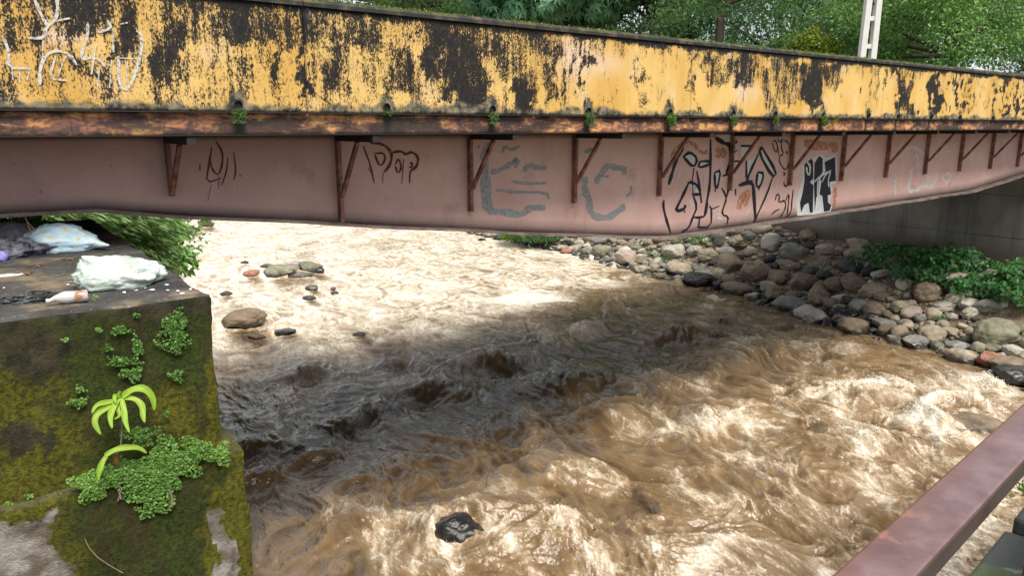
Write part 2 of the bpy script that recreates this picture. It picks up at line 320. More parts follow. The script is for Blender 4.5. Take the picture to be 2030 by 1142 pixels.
def water_fields(P):
    x, y = P[:, 0], P[:, 1]; u = P @ FD; v = P @ AC; r = np.hypot(x, y)
    wx, wy = to_px(np.column_stack([P, np.zeros(len(P))]))
    dR = sdist(P, SHORE_R); dL = -sdist(P, SHORE_L)
    edge = sstep(0, 1.8, -np.maximum(dR, dL))
    w1 = fbm(np.column_stack([u * .35, v * .45, u * 0 + 3]), 3); w2 = fbm(np.column_stack([u * .35, v * .45, u * 0 + 9]), 3)
    q = np.column_stack([u * .55 + w1 * .9, v * .75 + w2 * .9, u * 0])
    big = fbm(q, 3); rg = ridged(q * 1.7 + 5, 3)
    md = np.column_stack([u * 2.4 + w1 * 2.2, v * 3.6 + w2 * 2.2, u * 0 + 1]); med = ridged(md, 4) 
    sm = ridged(np.column_stack([u * 6 + w1 * 5, v * 11 + w2 * 5, u * 0 + 2]), 3)
    rough = 0.75 + 0.45 * sstep(-2, 6, x) * sstep(25, 12, r)
    h = (0.15 * big + 0.11 * (rg - .45) + 0.045 * (med - .5) + 0.013 * (sm - .5)) * rough * (0.25 + 0.75 * edge)
    sw = 0
    for px, py, a, b, hh in SWELLS:
        c = at_z(px, py, 0.05)[:2]; du = (P - c) @ FD + w1 * .25; dv = (P - c) @ AC + w2 * .25
        bump = np.exp(-(dv / a) ** 2 - (np.where(du > 0, du / (b * .75), du / (b * 1.5))) ** 2)
        hole = np.exp(-(dv / a) ** 2 - ((du - b * 1.4) / (b * .8)) ** 2)
        sw = sw + hh * (bump - .45 * hole) * (1 + .3 * (med - .5))
    h = h * (1 - .45 * sstep(15, 20, D_of(np.column_stack([P, P[:, :1]])))) + sw
    ring = np.zeros(len(P)); dk = np.zeros(len(P))
    for px, py, w_ in ROCKS_PX:
        c = at_z(px, py, 0.0); ra = w_ / F * np.linalg.norm(c - np.array([0, 0, EYE])) / 2; c = c[:2] + np.array([0, ra * .5]); du = (P - c) @ FD; dv = (P - c) @ AC; rr_ = np.hypot(du * .85, dv)
        up_ = np.exp(-((rr_ - ra * 1.12) / (ra * .28 + .03)) ** 2); h = h + up_ * np.where(du < 0, .12, -.02) * min(1, ra * 3)
        wk = np.exp(-((np.abs(dv) - ra * (.9 + .12 * np.clip(du / ra, 0, 8))) / (ra * .35)) ** 2) * sstep(-.5 * ra, ra, du) * sstep(ra * 7, ra * 2, du)
        up_ = up_ * sstep(ra * 1.1, -ra * .4, du + .5 * fbm(np.column_stack([P * 2.5, P[:, :1] * 0]), 2)); ring = np.maximum(ring, np.maximum(up_ * .6, wk * .8) * min(1, ra * 4)); dk = np.maximum(dk, np.exp(-(dv / (ra * .75)) ** 2) * sstep(ra * .6, ra * 1.3, du) * sstep(ra * 6, ra * 2, du))
    f = 0.30 + 0.22 * sstep(1100, 1500, wx) * sstep(640, 760, wy) + .16 * sstep(920, 1100, wy)
    f = f - 0.62 * np.exp(-((D_of(np.column_stack([P, P[:, :1]])) - 12) / 3.2) ** 2) * sstep(1500, 1200, wx)  # foam cut along the bridge shadow, painting its shade into the water colour
    f = f + .18 * sstep(1650, 1850, wx)
    Dw = D_of(np.column_stack([P, P[:, :1]])); f = f + (1.12 + .25 * w2) * sstep(14.0, 19.5, Dw + w1 * 3.0 + w2 * 2) * sstep(1500, 1150, wx) + .1 * sstep(11, 14, Dw) * sstep(900, 500, wx)  # more froth far off; its white also stands for sky reflection
    jx = wx + (w1 * 22 + fbm(np.column_stack([u * 3, v * 3, u * 0 + 4]), 3) * 13) * np.clip(14 / r, .3, 1.4); jy = wy + w2 * 14 + fbm(np.column_stack([u * 3, v * 3, u * 0 + 7]), 3) * 8
    cr = np.zeros(len(P))
    for wpx, st, pts in CRESTS:
        k = (np.abs(wx - np.mean([p[0] for p in pts])) < 400)
        d = seg_dist(jx[k], jy[k], pts); cr[k] = np.maximum(cr[k], st * np.exp(-(d / (wpx * 1.5)) ** 2))
    fz = ridged(np.column_stack([u * 1.1 + w1 * 3.0, v * 1.9 + w2 * 3.0, u * 0 + 6]), 4)
    foam = f * .8 + .55 * (fz - .55) + .35 * (rg - .5) + cr * .62 + .28 * (med - .5) + .5 * (h - .0)
    far_ = sstep(14.0, 18.5, D_of(np.column_stack([P, P[:, :1]]))); foam = foam + ring * .55 * (1 - far_ * .5) - dk * (.45 + .45 * far_)
    return h, foam
ys = np.concatenate([np.geomspace(395, 430, 26)[:-1], np.linspace(430, 560, 170)[:-1], np.linspace(560, 1180, 420), np.geomspace(1200, 9000, 24)])
xs = np.concatenate([-np.geomspace(8000, 320, 22), np.linspace(-300, 2330, 1150), np.geomspace(2400, 12000, 24)])
# rows by viewing angle only decide how fine the sheet is cut; it is a plain level sheet of water with waves
YY, XX = np.meshgrid(ys, xs, indexing='ij')
dyy = (571 - YY) / F; ry = math.cos(PITCH) + dyy * math.sin(PITCH); rz = -math.sin(PITCH) + dyy * math.cos(PITCH); rx = (XX - 1015) / F
tt = -EYE / rz; WP = np.column_stack([(rx * tt).ravel(), (ry * tt).ravel()])
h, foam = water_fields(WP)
m = M('muddy_river_water')
rt = m.vmap(rot=(0, 0, math.atan2(AC[1], AC[0]) * -1)); fl = m.vmap(scale=(1, .45, 1), src=rt)
fo = m.attr('foam'); d1 = m.noise(10, 7, fl, .70, 1.6); d2 = m.noise(28, 4, fl, .7, .8)
dd = m.math('ADD', m.math('MULTIPLY', m.math('SUBTRACT', d1, .5), 1.15), m.math('MULTIPLY', m.math('SUBTRACT', d2, .5), .45))
wv = m.N.new('ShaderNodeTexNoise'); wv.inputs['Scale'].default_value = 2.2; wv.inputs['Detail'].default_value = 4; m.L.new(fl, wv.inputs['Vector'])
vm = m.N.new('ShaderNodeVectorMath'); vm.operation = 'MULTIPLY_ADD'; m.L.new(wv.outputs['Color'], vm.inputs[0]); vm.inputs[1].default_value = (.9, .9, .9); m.L.new(fl, vm.inputs[2]); wfl = vm.outputs[0]
lace = m.math('ADD', m.math('MULTIPLY', m.step(.13, .0, m.vor(4.5, wfl, 'DISTANCE_TO_EDGE')), .8), m.math('MULTIPLY', m.step(.16, .0, m.vor(13, wfl, 'DISTANCE_TO_EDGE')), .55))
lace = m.math('MULTIPLY', lace, m.step(.25, .62, m.noise(1.6, 4, wfl)))
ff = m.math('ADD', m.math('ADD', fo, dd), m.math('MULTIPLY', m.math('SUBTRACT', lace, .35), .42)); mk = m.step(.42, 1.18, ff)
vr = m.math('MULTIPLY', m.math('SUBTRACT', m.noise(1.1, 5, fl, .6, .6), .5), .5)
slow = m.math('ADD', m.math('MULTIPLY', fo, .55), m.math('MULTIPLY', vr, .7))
mud = m.ramp(m.math('ADD', slow, .12), [(0.0, (.062, .040, .022)), (.16, (.110, .070, .035)), (.34, (.180, .118, .062)), (.55, (.235, .165, .096)), (.80, (.35, .275, .185))])  # follows the foam, so the painted shade band gets the darkest mud
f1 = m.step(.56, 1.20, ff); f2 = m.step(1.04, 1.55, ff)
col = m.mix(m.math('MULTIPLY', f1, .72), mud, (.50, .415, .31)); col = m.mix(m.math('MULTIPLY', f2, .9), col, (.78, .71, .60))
b1 = m.bump(m.noise(4.5, 4, fl, .6, .8), .55, .09); b2 = m.bump(m.math('ADD', m.noise(26, 5, fl, .7, .8), m.math('MULTIPLY', mk, .5)), .22, .02, b1)
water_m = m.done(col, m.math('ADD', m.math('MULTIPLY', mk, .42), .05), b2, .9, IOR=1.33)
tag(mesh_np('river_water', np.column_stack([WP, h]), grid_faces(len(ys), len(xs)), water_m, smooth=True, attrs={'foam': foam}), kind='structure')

# flying drops and froth clots along the breaking crests, too many and small to count
_X, _Y = to_px(np.column_stack([WP, h])); _w = np.clip(foam - .95, 0, 1.2) * (_X > 430) * (_X < 2060) * (_Y > 640) * (_Y < 1160); _p = _w / _w.sum()
_k = rng.choice(len(WP), 7000, p=_p); _c = np.column_stack([WP[_k] + rng.normal(size=(7000, 2)) * .03, h[_k] + np.abs(rng.normal(size=7000)) * .022]); _r = rng.uniform(.0025, .010, 7000) * np.clip(np.hypot(WP[_k, 0], WP[_k, 1]) / 12, .7, 1.5)
_o = np.array([(1, 0, 0), (-1, 0, 0), (0, 1, 0), (0, -1, 0), (0, 0, 1), (0, 0, -1)], float); _f = np.array([(0, 2, 4), (2, 1, 4), (1, 3, 4), (3, 0, 4), (2, 0, 5), (1, 2, 5), (3, 1, 5), (0, 3, 5)])
m = M('spray_froth'); froth_m = m.done((.72, .66, .56), .3)
o = mesh_np('spray', (_c[:, None, :] + _o[None] * (_r[:, None, None] * rng.uniform(.6, 1.6, (7000, 1, 3)))).reshape(-1, 3), (np.arange(7000)[:, None, None] * 6 + _f[None]).reshape(-1, 3), froth_m, smooth=True)
tag(o, 'white spray drops and froth clots flung up along the breaking rapids', 'spray', None, 'stuff')

# ================================================================= BRIDGE
D_WEB = 7.12; D_FAS = 6.25; D_FAR = 12.9; D_PAR = 6.22
BL, BR = -6.0, 34.0
bridge = empty('road_bridge', bp(1, 9, 4.5)); tag(bridge, 'road bridge with mildewed yellow parapet and graffiti on its faded pink steel girder', 'bridge')
zs_b = np.array([-6, .9, 1.5, 2.2, 3.15, 5.2, 6.9, 8.24, 11.2, 18.2, 21.3, 24, 34]); zv_b = np.array([4.85, 4.82, 4.73, 4.64, 4.52, 4.26, 4.06, 3.93, 3.97, 4.08, 4.35, 4.55, 4.6])
def web_bot(s): return np.interp(s, zs_b, zv_b)
def web(name, d, outward):
    ss = np.unique(np.round(np.concatenate([np.arange(BL, BR, .1), zs_b + .0]), 1)); nz = 16; V = []; A = []
    for s in ss:
        zb = web_bot(s)
        for k in range(nz):
            z = zb + (5.415 - zb) * k / (nz - 1); V.append(bp(s, d, z)); A.append(min(1, max(0, 1.5 - (z - zb) / (.06 + .05 * min(1, max(0, s - 3) / 4)))) + max(0, 1 - (5.415 - z) / .05) * .7)
    V = np.array(V); 
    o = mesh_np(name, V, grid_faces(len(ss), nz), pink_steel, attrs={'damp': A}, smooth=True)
    mod = o.modifiers.new('solid', 'SOLIDIFY'); mod.thickness = .014; mod.offset = -1 if outward else 1
    adopt(o, bridge); return o
web('girder_web', D_WEB, True); web('girder_web', D_FAR - .87, False)
for d0, nm in ((D_WEB, -1), (D_FAR - .87, 1)):
    ss = np.unique(np.round(np.concatenate([np.arange(BL, BR, .2), zs_b]), 1)); V = []
    for s in ss:
        zb = web_bot(s); w = .17
        for a, c in ((-w, 0), (w, 0), (w, -.028), (-w, -.028)): V.append(bp(s, d0 + a, zb + c + .006 * math.sin(s * 3.1)))
    k = 4; n = len(ss)
    Fc = [[j * k + i, j * k + (i + 1) % k, (j + 1) * k + (i + 1) % k, (j + 1) * k + i] for j in range(n - 1) for i in range(k)]
    o = mesh_np('bottom_flange', V, Fc, flange_m); fixn(o); adopt(o, bridge)
# inner girders under the deck
for d in (8.5, 10.2): prism('inner_girder', [(d - .01, 4.75), (d + .01, 4.75), (d + .01, 5.42), (d - .01, 5.42)], BL, BR, flange_m, bridge)
# deck slab and steel edge
prism('deck_slab', [(D_FAS + .03, 5.425), (D_FAR - .03, 5.425), (D_FAR - .03, 5.63), (D_FAS + .03, 5.63)], BL, BR, deck_m, bridge)
def face_grid(name, s0, s1, z0, z1, d, mat, fn, parent, thick, step=.025):
    ns = max(3, int((s1 - s0) / step)); nz = max(5, int((z1 - z0) / step))
    S, Z = np.meshgrid(np.linspace(s0, s1, ns), np.linspace(z0, z1, nz), indexing='ij'); S = S.ravel(); Z = Z.ravel()
    V = b_dir * S[:, None] - n_dir * d + np.array([0, 0, 1.0]) * Z[:, None]
    V = V - n_dir * (fbm(V * 2.2, 3) * .004)[:, None]
    o = mesh_np(name, V, grid_faces(ns, nz), mat, attrs=fn(S, Z, V), smooth=True)
    mo = o.modifiers.new('solid', 'SOLIDIFY'); mo.thickness = thick; mo.offset = -1
    adopt(o, parent); return o
holes_px = [(470, 195), (765, 210), (975, 219), (1165, 222), (1327, 224), (1452, 228), (1535, 229), (1631, 231), (1720, 233), (1779, 233), (1845, 234), (1902, 234), (1968, 235)]
HOLES = [(float(S_of(at_perp(x, y, D_PAR))), 5.665) for x, y in holes_px]
MB = [ # mildew patches seen on the parapet: x0, x1, y0, y1, strength
 (0, 85, 25, 100, .75), (130, 185, -90, 85, .95), (188, 215, -60, 60, .5), (222, 262, 0, 115, .9), (150, 190, 125, 168, .8), (262, 345, -80, 30, .5), (310, 362, 20, 155, .75), (335, 400, 40, 100, .6), (400, 600, 15, 82, .85), (350, 650, -30, 25, .65), (370, 415, 125, 180, .6),
 (530, 552, 60, 165, .75), (600, 612, 0, 200, .8), (652, 700, -5, 130, .85), (650, 690, 120, 190, .75), (700, 765, 60, 112, .8), (758, 815, 85, 200, .75), (828, 872, 35, 150, .9), (875, 968, 80, 198, 1.0), (860, 900, 50, 90, .5), (950, 1058, 50, 125, .72), (985, 1058, 115, 190, .7), (1026, 1056, 170, 222, .9),
 (1079, 1102, 66, 195, .65), (1127, 1136, 60, 200, .55), (1157, 1172, 70, 165, .75), (1200, 1208, 80, 220, .4), (1262, 1275, 80, 225, .5), (1320, 1334, 85, 120, .6), (1370, 1380, 85, 235, .6), (1403, 1458, 96, 140, .75), (1456, 1497, 105, 170, .9), (1497, 1560, 110, 150, .65), (1556, 1668, 112, 148, .9), (1512, 1626, 130, 205, .62),
 (1594, 1624, 145, 205, .95), (1640, 1668, 140, 180, .6), (1720, 1745, 125, 200, .5), (1770, 1786, 130, 212, .8), (1788, 1808, 130, 225, .7), (1840, 1860, 135, 225, .85), (1889, 1903, 145, 225, .8), (1918, 1926, 150, 215, .6), (1984, 1996, 150, 235, .85), (2016, 2028, 152, 238, .8), (1950, 1958, 150, 210, .5), (2044, 2080, 150, 240, .7), (-90, -30, -90, 120, .7)]
def par_attr(S, Z, V):
    X, Y = to_px(V); g = .12 + .30 * sstep(6.5, 4.5, S) + .22 * sstep(6.05, 6.42, Z)
    Xj = X + fbm(V * 2.6, 5, 2.1, .62) * 26; Yj = Y + fbm(V * 2.4 + 5, 5, 2.1, .62) * 34
    for x0, x1, y0, y1, a in MB:
        wx = max(7, (x1 - x0) * .30); wy = 22
        k = sstep(x0 - wx, x0 + wx * .6, Xj) * sstep(x1 + wx, x1 - wx * .6, Xj) * sstep(y0 - wy, y0 + wy * .6, Yj) * sstep(y1 + wy, y1 - wy * .6, Yj)
        g = np.maximum(g, min(1.12, a * (.92 if x1 - x0 > 30 else 1.12)) * k)
    g = np.maximum(g, .95 * sstep(6.36, 6.46, Z + fbm(V * 3, 2) * .05))
    damp = sstep(5.80, 5.63, Z + fbm(V * 1.6, 3) * .08) * .95
    for hs, hz in HOLES: damp = np.maximum(damp, 1.1 * np.exp(-((S - hs) / .13) ** 2 - ((Z - hz - .02) / .13) ** 2)); g = np.maximum(g, .85 * np.exp(-((S - hs) / .1) ** 2 - ((Z - hz - .05) / .12) ** 2))
    pale = np.exp(-((X - 1140) / 35) ** 2 - ((Y - 110) / 45) ** 2) + np.exp(-((X - 120) / 45) ** 2 - ((Y - 70) / 18) ** 2) + .9 * np.exp(-((X - 1475) / 18) ** 2 - ((Y - 175) / 25) ** 2) + .6 * np.exp(-((X - 1200) / 40) ** 2 - ((Y - 125) / 22) ** 2)
    return {'mildew': g, 'damp': damp, 'pale': np.clip(pale, 0, 1)}
joints = [BL] + [float(S_of(at_perp(x, 150, D_PAR))) for x in (607, 1062, 1372, 1755)] + [24.2, BR]
for a, c in zip(joints[:-1], joints[1:]):
    face_grid('parapet_panel', a + .006, c - .006, 5.615, 6.475, D_PAR, yellow_paint, par_attr, bridge, .2, .022 if a < 20 else .08)
    prism('parapet_cap', [(D_PAR - .025, 6.478), (D_PAR + .215, 6.478), (D_PAR + .20, 6.53), (D_PAR + .0, 6.54), (D_PAR - .025, 6.51)], a + .004, c - .004, black_cap, bridge)
    prism('far_parapet_panel', [(D_FAR - .2, 5.62), (D_FAR, 5.62), (D_FAR, 6.5), (D_FAR - .2, 6.5)], a + .006, c - .006, black_cap, bridge)
for a in joints[1:-1]: prism('parapet_joint', [(D_PAR + .03, 5.62), (D_PAR + .18, 5.62), (D_PAR + .18, 6.47), (D_PAR + .03, 6.47)], a - .0055, a + .0055, hole_m, bridge)
def band_attr(S, Z, V):
    d = sstep(5.57, 5.615, Z) * 1.0 + sstep(5.455, 5.42, Z) * .9
    for hs, hz in HOLES: d = np.maximum(d, .95 * np.exp(-((S - hs - .02) / .09) ** 2))
    return {'damp': d}
face_grid('steel_edge_band', BL, BR, 5.418, 5.613, D_FAS, rust_band, band_attr, bridge, .028, .03)
prism('steel_edge_band', [(D_FAR - .028, 5.42), (D_FAR, 5.42), (D_FAR, 5.615), (D_FAR - .028, 5.615)], BL, BR, flange_m, bridge)
prism('edge_lip', [(D_FAS - .045, 5.425), (D_FAS - .002, 5.425), (D_FAS - .002, 5.432), (D_FAS - .045, 5.432)], BL, BR, beam_m, bridge)
prism('drip_ledge', [(D_PAR - .022, 5.605), (D_PAR + .01, 5.605), (D_PAR + .01, 5.614), (D_PAR - .022, 5.614)], BL, BR, beam_m, bridge)
# drain spouts
def ring_mesh(r0, r1, dep):
    V = []; Fc = []; k = 14
    for rr, dd in ((r0, 0), (r1, 0), (r0, dep)):
        for j in range(k): V.append((rr * math.cos(2 * math.pi * j / k), dd, rr * math.sin(2 * math.pi * j / k) * 1.15))
    for j in range(k):
        q = (j + 1) % k; Fc += [[j, q, k + q, k + j], [j, 2 * k + j, 2 * k + q, q]]
    Fc.append([2 * k + j for j in range(k)]); me = bpy.data.meshes.new('drain_hole'); me.from_pydata(V, [], Fc); me.materials.append(hole_m); return me
rm = ring_mesh(.030, .037, .02)
for hs, hz in HOLES:
    o = bpy.data.objects.new('drain_hole', rm); COL.objects.link(o); P = bp(hs, D_PAR - .024, hz); o.location = Vector(P) - bridge.location; o.parent = bridge; o.rotation_euler = (0, 0, math.atan2(b_dir[1], b_dir[0]))
# brackets: post, beam, brace
for k in range(-1, 17):
    s = 1.5 + 1.6 * k; zb = 4.89 if k == 0 else 4.53
    if s > 23.5: s += .2
    A = bp(s, D_WEB - .040, 5.412); B = bp(s, D_WEB - .040, zb)
    post = beam('bracket_post', A, B, .038, .07, bracket_m, bridge, up=n_dir)
    post['label'] = 'rust brown vertical bracket post on the girder web'
    bm_ = beam('bracket_beam', bp(s + .0, D_WEB - .08, 5.385), bp(s, D_FAS - .03, 5.385), .07, .06, beam_m)
    zq = zb + .05 if k == 0 else 4.80
    br = beam('bracket_brace', bp(s, D_WEB - .085, zq), bp(s, D_WEB - .50, 5.352), .036, .042, bracket_m)
    for c in (bm_, br): c.parent = post
    post2 = beam('bracket_post', bp(s, D_FAR - .87 + .05, 5.41), bp(s, D_FAR - .87 + .05, 4.7), .05, .07, bracket_m, bridge, up=n_dir)
    if 0 <= k < 14 and k % 1 == 0: beam('cross_frame', bp(s, D_WEB + .02, 4.9), bp(s, D_FAR - .9, 4.9), .08, .1, flange_m, bridge)

# ---------------------------------------------------------------- graffiti, flat paint on the steel and the parapet
def ribbons(name, strokes, D, off, mat, tf, label=None, closed=()):
    V = []; Fc = []
    for w, pts in strokes:
        P = np.array([at_perp(*tf(x, y), D) for x, y in pts]); 
        if len(P) > 2:                                 # smooth a little
            Q = [P[0]]
            for i in range(len(P) - 1): Q += [P[i] * .75 + P[i + 1] * .25, P[i] * .25 + P[i + 1] * .75]
            Q.append(P[-1]); P = np.array(Q)
        ref = np.mean(P, axis=0); wm = w / F * (ref[1] * math.cos(PITCH)) * (.40 if D < 7 else .62 if mat is g_brown else 1.0)
        S = P @ b_dir; Z = P[:, 2]; n = len(P); i0 = len(V)
        for i in range(n):
            tx = S[min(i + 1, n - 1)] - S[max(i - 1, 0)]; tz = Z[min(i + 1, n - 1)] - Z[max(i - 1, 0)]; L = math.hypot(tx, tz) + 1e-9
            j = wm * (1 + .25 * math.sin(i * 2.3 + w)) * (.6 if i in (0, n - 1) else 1)
            hx, hz = -tz / L * j * 1.25, tx / L * j
            for sg in (-1, 1): V.append(bp(S[i] + sg * hx, D - off, Z[i] + sg * hz))
        Fc += [[i0 + 2 * i, i0 + 2 * i + 1, i0 + 2 * i + 3, i0 + 2 * i + 2] for i in range(n - 1)]
        off += .00005
        o = mesh_np(name, V, Fc, mat); adopt(o, bridge); V = []; Fc = []
        if label: o['label'] = label
def fills(name, polys, D, off, mat, tf, label=None):
    V = []; Fc = []
    for k, pts in enumerate(polys):
        i0 = len(V)
        for x, y in pts: q = at_perp(*tf(x, y), D); V.append(q + n_dir * (off + k * .0001))
        Fc.append(list(range(i0, len(V))))
        o = mesh_np(name, V, Fc, mat); bm = bmesh.new(); bm.from_mesh(o.data); bmesh.ops.triangulate(bm, faces=bm.faces); bm.to_mesh(o.data); bm.free(); adopt(o, bridge)
        V = []; Fc = []
        if label: o['label'] = label
t6 = lambda x, y: (1300 + x / 4.7575, 240 + y / 4.7575); t3 = lambda x, y: (1250 + x / 2.2846, y / 2.2846); t2 = lambda x, y: (650 + x / 2.2843, y / 2.2843); t1 = lambda x, y: (x / 2.537, y / 2.537)
DW = D_WEB
cl = lambda p: p + [p[0]]
q1 = [(258, 335), (320, 285), (395, 355), (355, 442)]; q2 = [(415, 380), (512, 375), (508, 408), (398, 442)]; q3 = [(553, 485), (612, 460), (582, 620), (560, 640)]; q4 = [(960, 480), (1022, 490), (982, 625), (943, 612)]
roof = [(995, 242), (1143, 492), (1098, 528), (972, 300)]
fills('graffiti_fill', [q1, q2, q3, q4, roof, [(315, 592), (368, 600), (350, 680)], [(375, 620), (410, 650), (405, 682), (362, 690)], [(565, 130), (765, 122), (752, 190), (700, 218), (640, 198)], [(728, 215), (762, 195), (762, 362), (706, 378), (712, 300)], [(800, 240), (905, 242), (862, 330), (800, 348)], [(855, 380), (905, 355), (960, 310), (885, 480), (862, 520)]], DW, .003, g_white, t6, 'grey white filled shapes of the big black outlined graffiti')
bl = [(2.6, [(75, 745), (68, 800), (90, 900), (140, 1060)]), (3.6, [(120, 600), (150, 500), (180, 400), (215, 320), (262, 245)]), (3, cl(q1)), (2, [(360, 440), (340, 575)]), (2.6, cl(q2)), (2.8, [(515, 170), (515, 400), (510, 600), (480, 760), (460, 900)]), (2.4, [(385, 470), (410, 600), (430, 770)]),
 (3, [(300, 580), (340, 575), (400, 610), (420, 690), (355, 690)]), (3.2, [(305, 590), (250, 710), (190, 830), (200, 850), (265, 830), (280, 790)]), (2.4, [(265, 830), (275, 865)]), (2.4, [(345, 680), (390, 810), (350, 900), (310, 1010), (240, 1050)]), (2.4, [(345, 575), (350, 690)]), (2.4, [(350, 905), (410, 910), (465, 895), (490, 770)]),
 (2, [(410, 910), (405, 990), (385, 1003), (520, 1000), (525, 830), (505, 800)]), (2, [(525, 830), (600, 800)]), (2.6, cl(q3)), (2.4, [(555, 640), (560, 668)]), (2.6, [(690, 240), (708, 340), (680, 440), (660, 500)]), (2.2, [(625, 518), (715, 490), (690, 620), (665, 720)]), (2, [(620, 630), (650, 680), (665, 740), (640, 800), (620, 880), (685, 900), (670, 970)]),
 (4.2, [(560, 155), (640, 205), (700, 225), (765, 190)]), (4, [(800, 232), (925, 236)]), (3.4, [(700, 382), (785, 375)]), (2.4, [(730, 310), (765, 270)]), (3, [(965, 310), (885, 480), (855, 570)]), (2.6, [(852, 370), (855, 570), (912, 565)]), (3.2, cl(roof)), (4, [(780, 605), (912, 565), (925, 700), (938, 930)]), (2.2, [(1100, 530), (1050, 680), (940, 920), (920, 960)]), (2.8, cl(q4)), (2.6, [(975, 620), (968, 652)]), (2.6, [(750, 640), (752, 700)])]
ribbons('graffiti_outline', bl, DW, .0045, g_black, t6, 'black outlines of large angular graffiti letters')
ribbons('graffiti_scrawl', [(1.4, [(1100, 200), (1110, 260), (1140, 300), (1150, 240), (1130, 180), (1108, 190)]), (1.4, [(1150, 165), (1170, 200), (1200, 170)]), (1.4, [(1190, 160), (1180, 260), (1210, 310), (1160, 330), (1170, 400), (1200, 440), (1222, 462), (1260, 400), (1270, 290), (1250, 200), (1210, 180)]), (1.4, [(1150, 240), (1160, 330)]), (1.4, [(1222, 292), (1250, 290)]), (1.4, [(1236, 275), (1236, 315)]), (1.6, [(1200, 480), (1222, 495), (1200, 515)]), (1.6, [(1270, 480), (1243, 495), (1270, 510)]), (1.6, [(1205, 575), (1215, 612), (1235, 615), (1246, 572)]),
 (1.7, [(1125, 745), (1140, 685), (1168, 700), (1155, 770), (1215, 745), (1228, 800), (1195, 880), (1170, 900)]), (1.5, [(1165, 830), (1120, 850), (1090, 885)]), (1.7, [(1222, 750), (1258, 670), (1247, 820), (1235, 880)]), (1.7, [(1295, 648), (1282, 750), (1277, 860), (1225, 905)])], DW, .0035, g_black, t6, 'thin black face doodle and numerals 2011')
wpoly = [(1368, 420), (1470, 345), (1560, 308), (1600, 345), (1692, 318), (1708, 400), (1695, 582), (1655, 600), (1662, 700), (1632, 755), (1664, 800), (1640, 868), (1480, 880), (1335, 892), (1318, 760), (1350, 640), (1378, 560)]
fills('graffiti_fill', [wpoly], DW, .0025, g_white, t6, 'white halo round the filled black graffiti letters')
fills('graffiti_letters', [[(1400, 405), (1470, 350), (1482, 380), (1484, 540), (1452, 575), (1486, 605), (1480, 862), (1452, 862), (1438, 770), (1400, 790), (1368, 862), (1358, 770), (1382, 680), (1402, 560)], [(1495, 395), (1540, 325), (1572, 352), (1572, 480), (1535, 530), (1530, 690), (1512, 720), (1498, 855), (1490, 600)], [(1590, 385), (1690, 335), (1696, 562), (1638, 572), (1652, 690), (1620, 700), (1624, 765), (1655, 792), (1638, 845), (1585, 855), (1568, 705), (1542, 690), (1560, 570), (1548, 545), (1600, 470)]], DW, .004, g_black, t6, 'solid black block letters with white edges')
ribbons('graffiti_highlight', [(1.8, [(1480, 585), (1545, 522), (1652, 460), (1622, 560), (1632, 620)]), (1.8, [(1565, 575), (1600, 500), (1650, 462)]), (2.2, [(1425, 385), (1455, 420), (1452, 500), (1428, 500), (1418, 430)]), (1.4, [(1525, 560), (1520, 720), (1555, 700), (1575, 860)]), (1.6, [(1395, 860), (1420, 780), (1440, 860)]), (1.6, [(1530, 860), (1550, 720)])], DW, .0052, g_white, t6)
ribbons('graffiti_scrawl', [(4, [(140, 340), (200, 250), (260, 195), (340, 200), (440, 310), (490, 280)]), (9, [(575, 340), (595, 285), (640, 280), (640, 345)]), (8, [(780, 830), (800, 740), (860, 660), (870, 730), (820, 790)]), (9, [(1400, 200), (1500, 230), (1690, 230), (1700, 290)]), (5, [(1690, 620), (1690, 760), (1670, 820)])], DW, .0015, g_orange, t6, 'faint orange paint scrawl')
ribbons('graffiti_scrawl', [(1.6, [(240, 430), (210, 520), (192, 580)]), (1.8, [(450, 490), (465, 560), (455, 630)]), (2.2, [(310, 750), (345, 780), (325, 810)]), (2, [(598, 800), (572, 910), (628, 925)]), (1.4, [(890, 790), (870, 860), (850, 890)])], DW, .0035, g_chalk, t6)
ribbons('graffiti_scrawl', [(2.6, [(1085, 710), (1118, 760), (1120, 820), (1098, 885), (1065, 850), (1052, 790)]), (2.4, [(1065, 740), (1050, 830), (1035, 920), (1115, 895)]), (2, [(1145, 790), (1140, 860), (1115, 930)]), (2, [(1175, 765), (1187, 860), (1175, 905)]), (4, [(1204, 880), (1212, 884)]), (3, [(1005, 825), (1005, 858)]), (1.2, [(1100, 880), (1100, 950)]), (1, [(1062, 930), (1045, 1010)])], DW, .003, g_brown, t1, 'thin brown spray scrawl like a D and strokes')
ribbons('graffiti_scrawl', [(2.4, [(160, 660), (175, 700), (190, 740), (210, 830)]), (4, [(190, 645), (250, 650), (290, 690), (285, 740), (255, 780)]), (3, [(210, 695), (250, 690), (262, 720), (235, 757), (212, 700)]), (4, [(290, 690), (330, 682), (352, 700)]), (3, [(305, 745), (320, 712), (334, 760), (316, 787), (304, 750)]), (2.6, [(342, 720), (335, 830)]), (4, [(350, 700), (380, 685), (410, 710), (405, 745), (385, 772)]), (3, [(370, 740), (382, 733), (380, 757), (366, 757)]), (2.6, [(390, 755), (370, 780), (370, 828)]), (1.6, [(250, 780), (248, 830)]), (1.6, [(180, 760), (205, 790)])], DW, .003, g_brown, t2, 'brown spray scrawl of rounded letters')
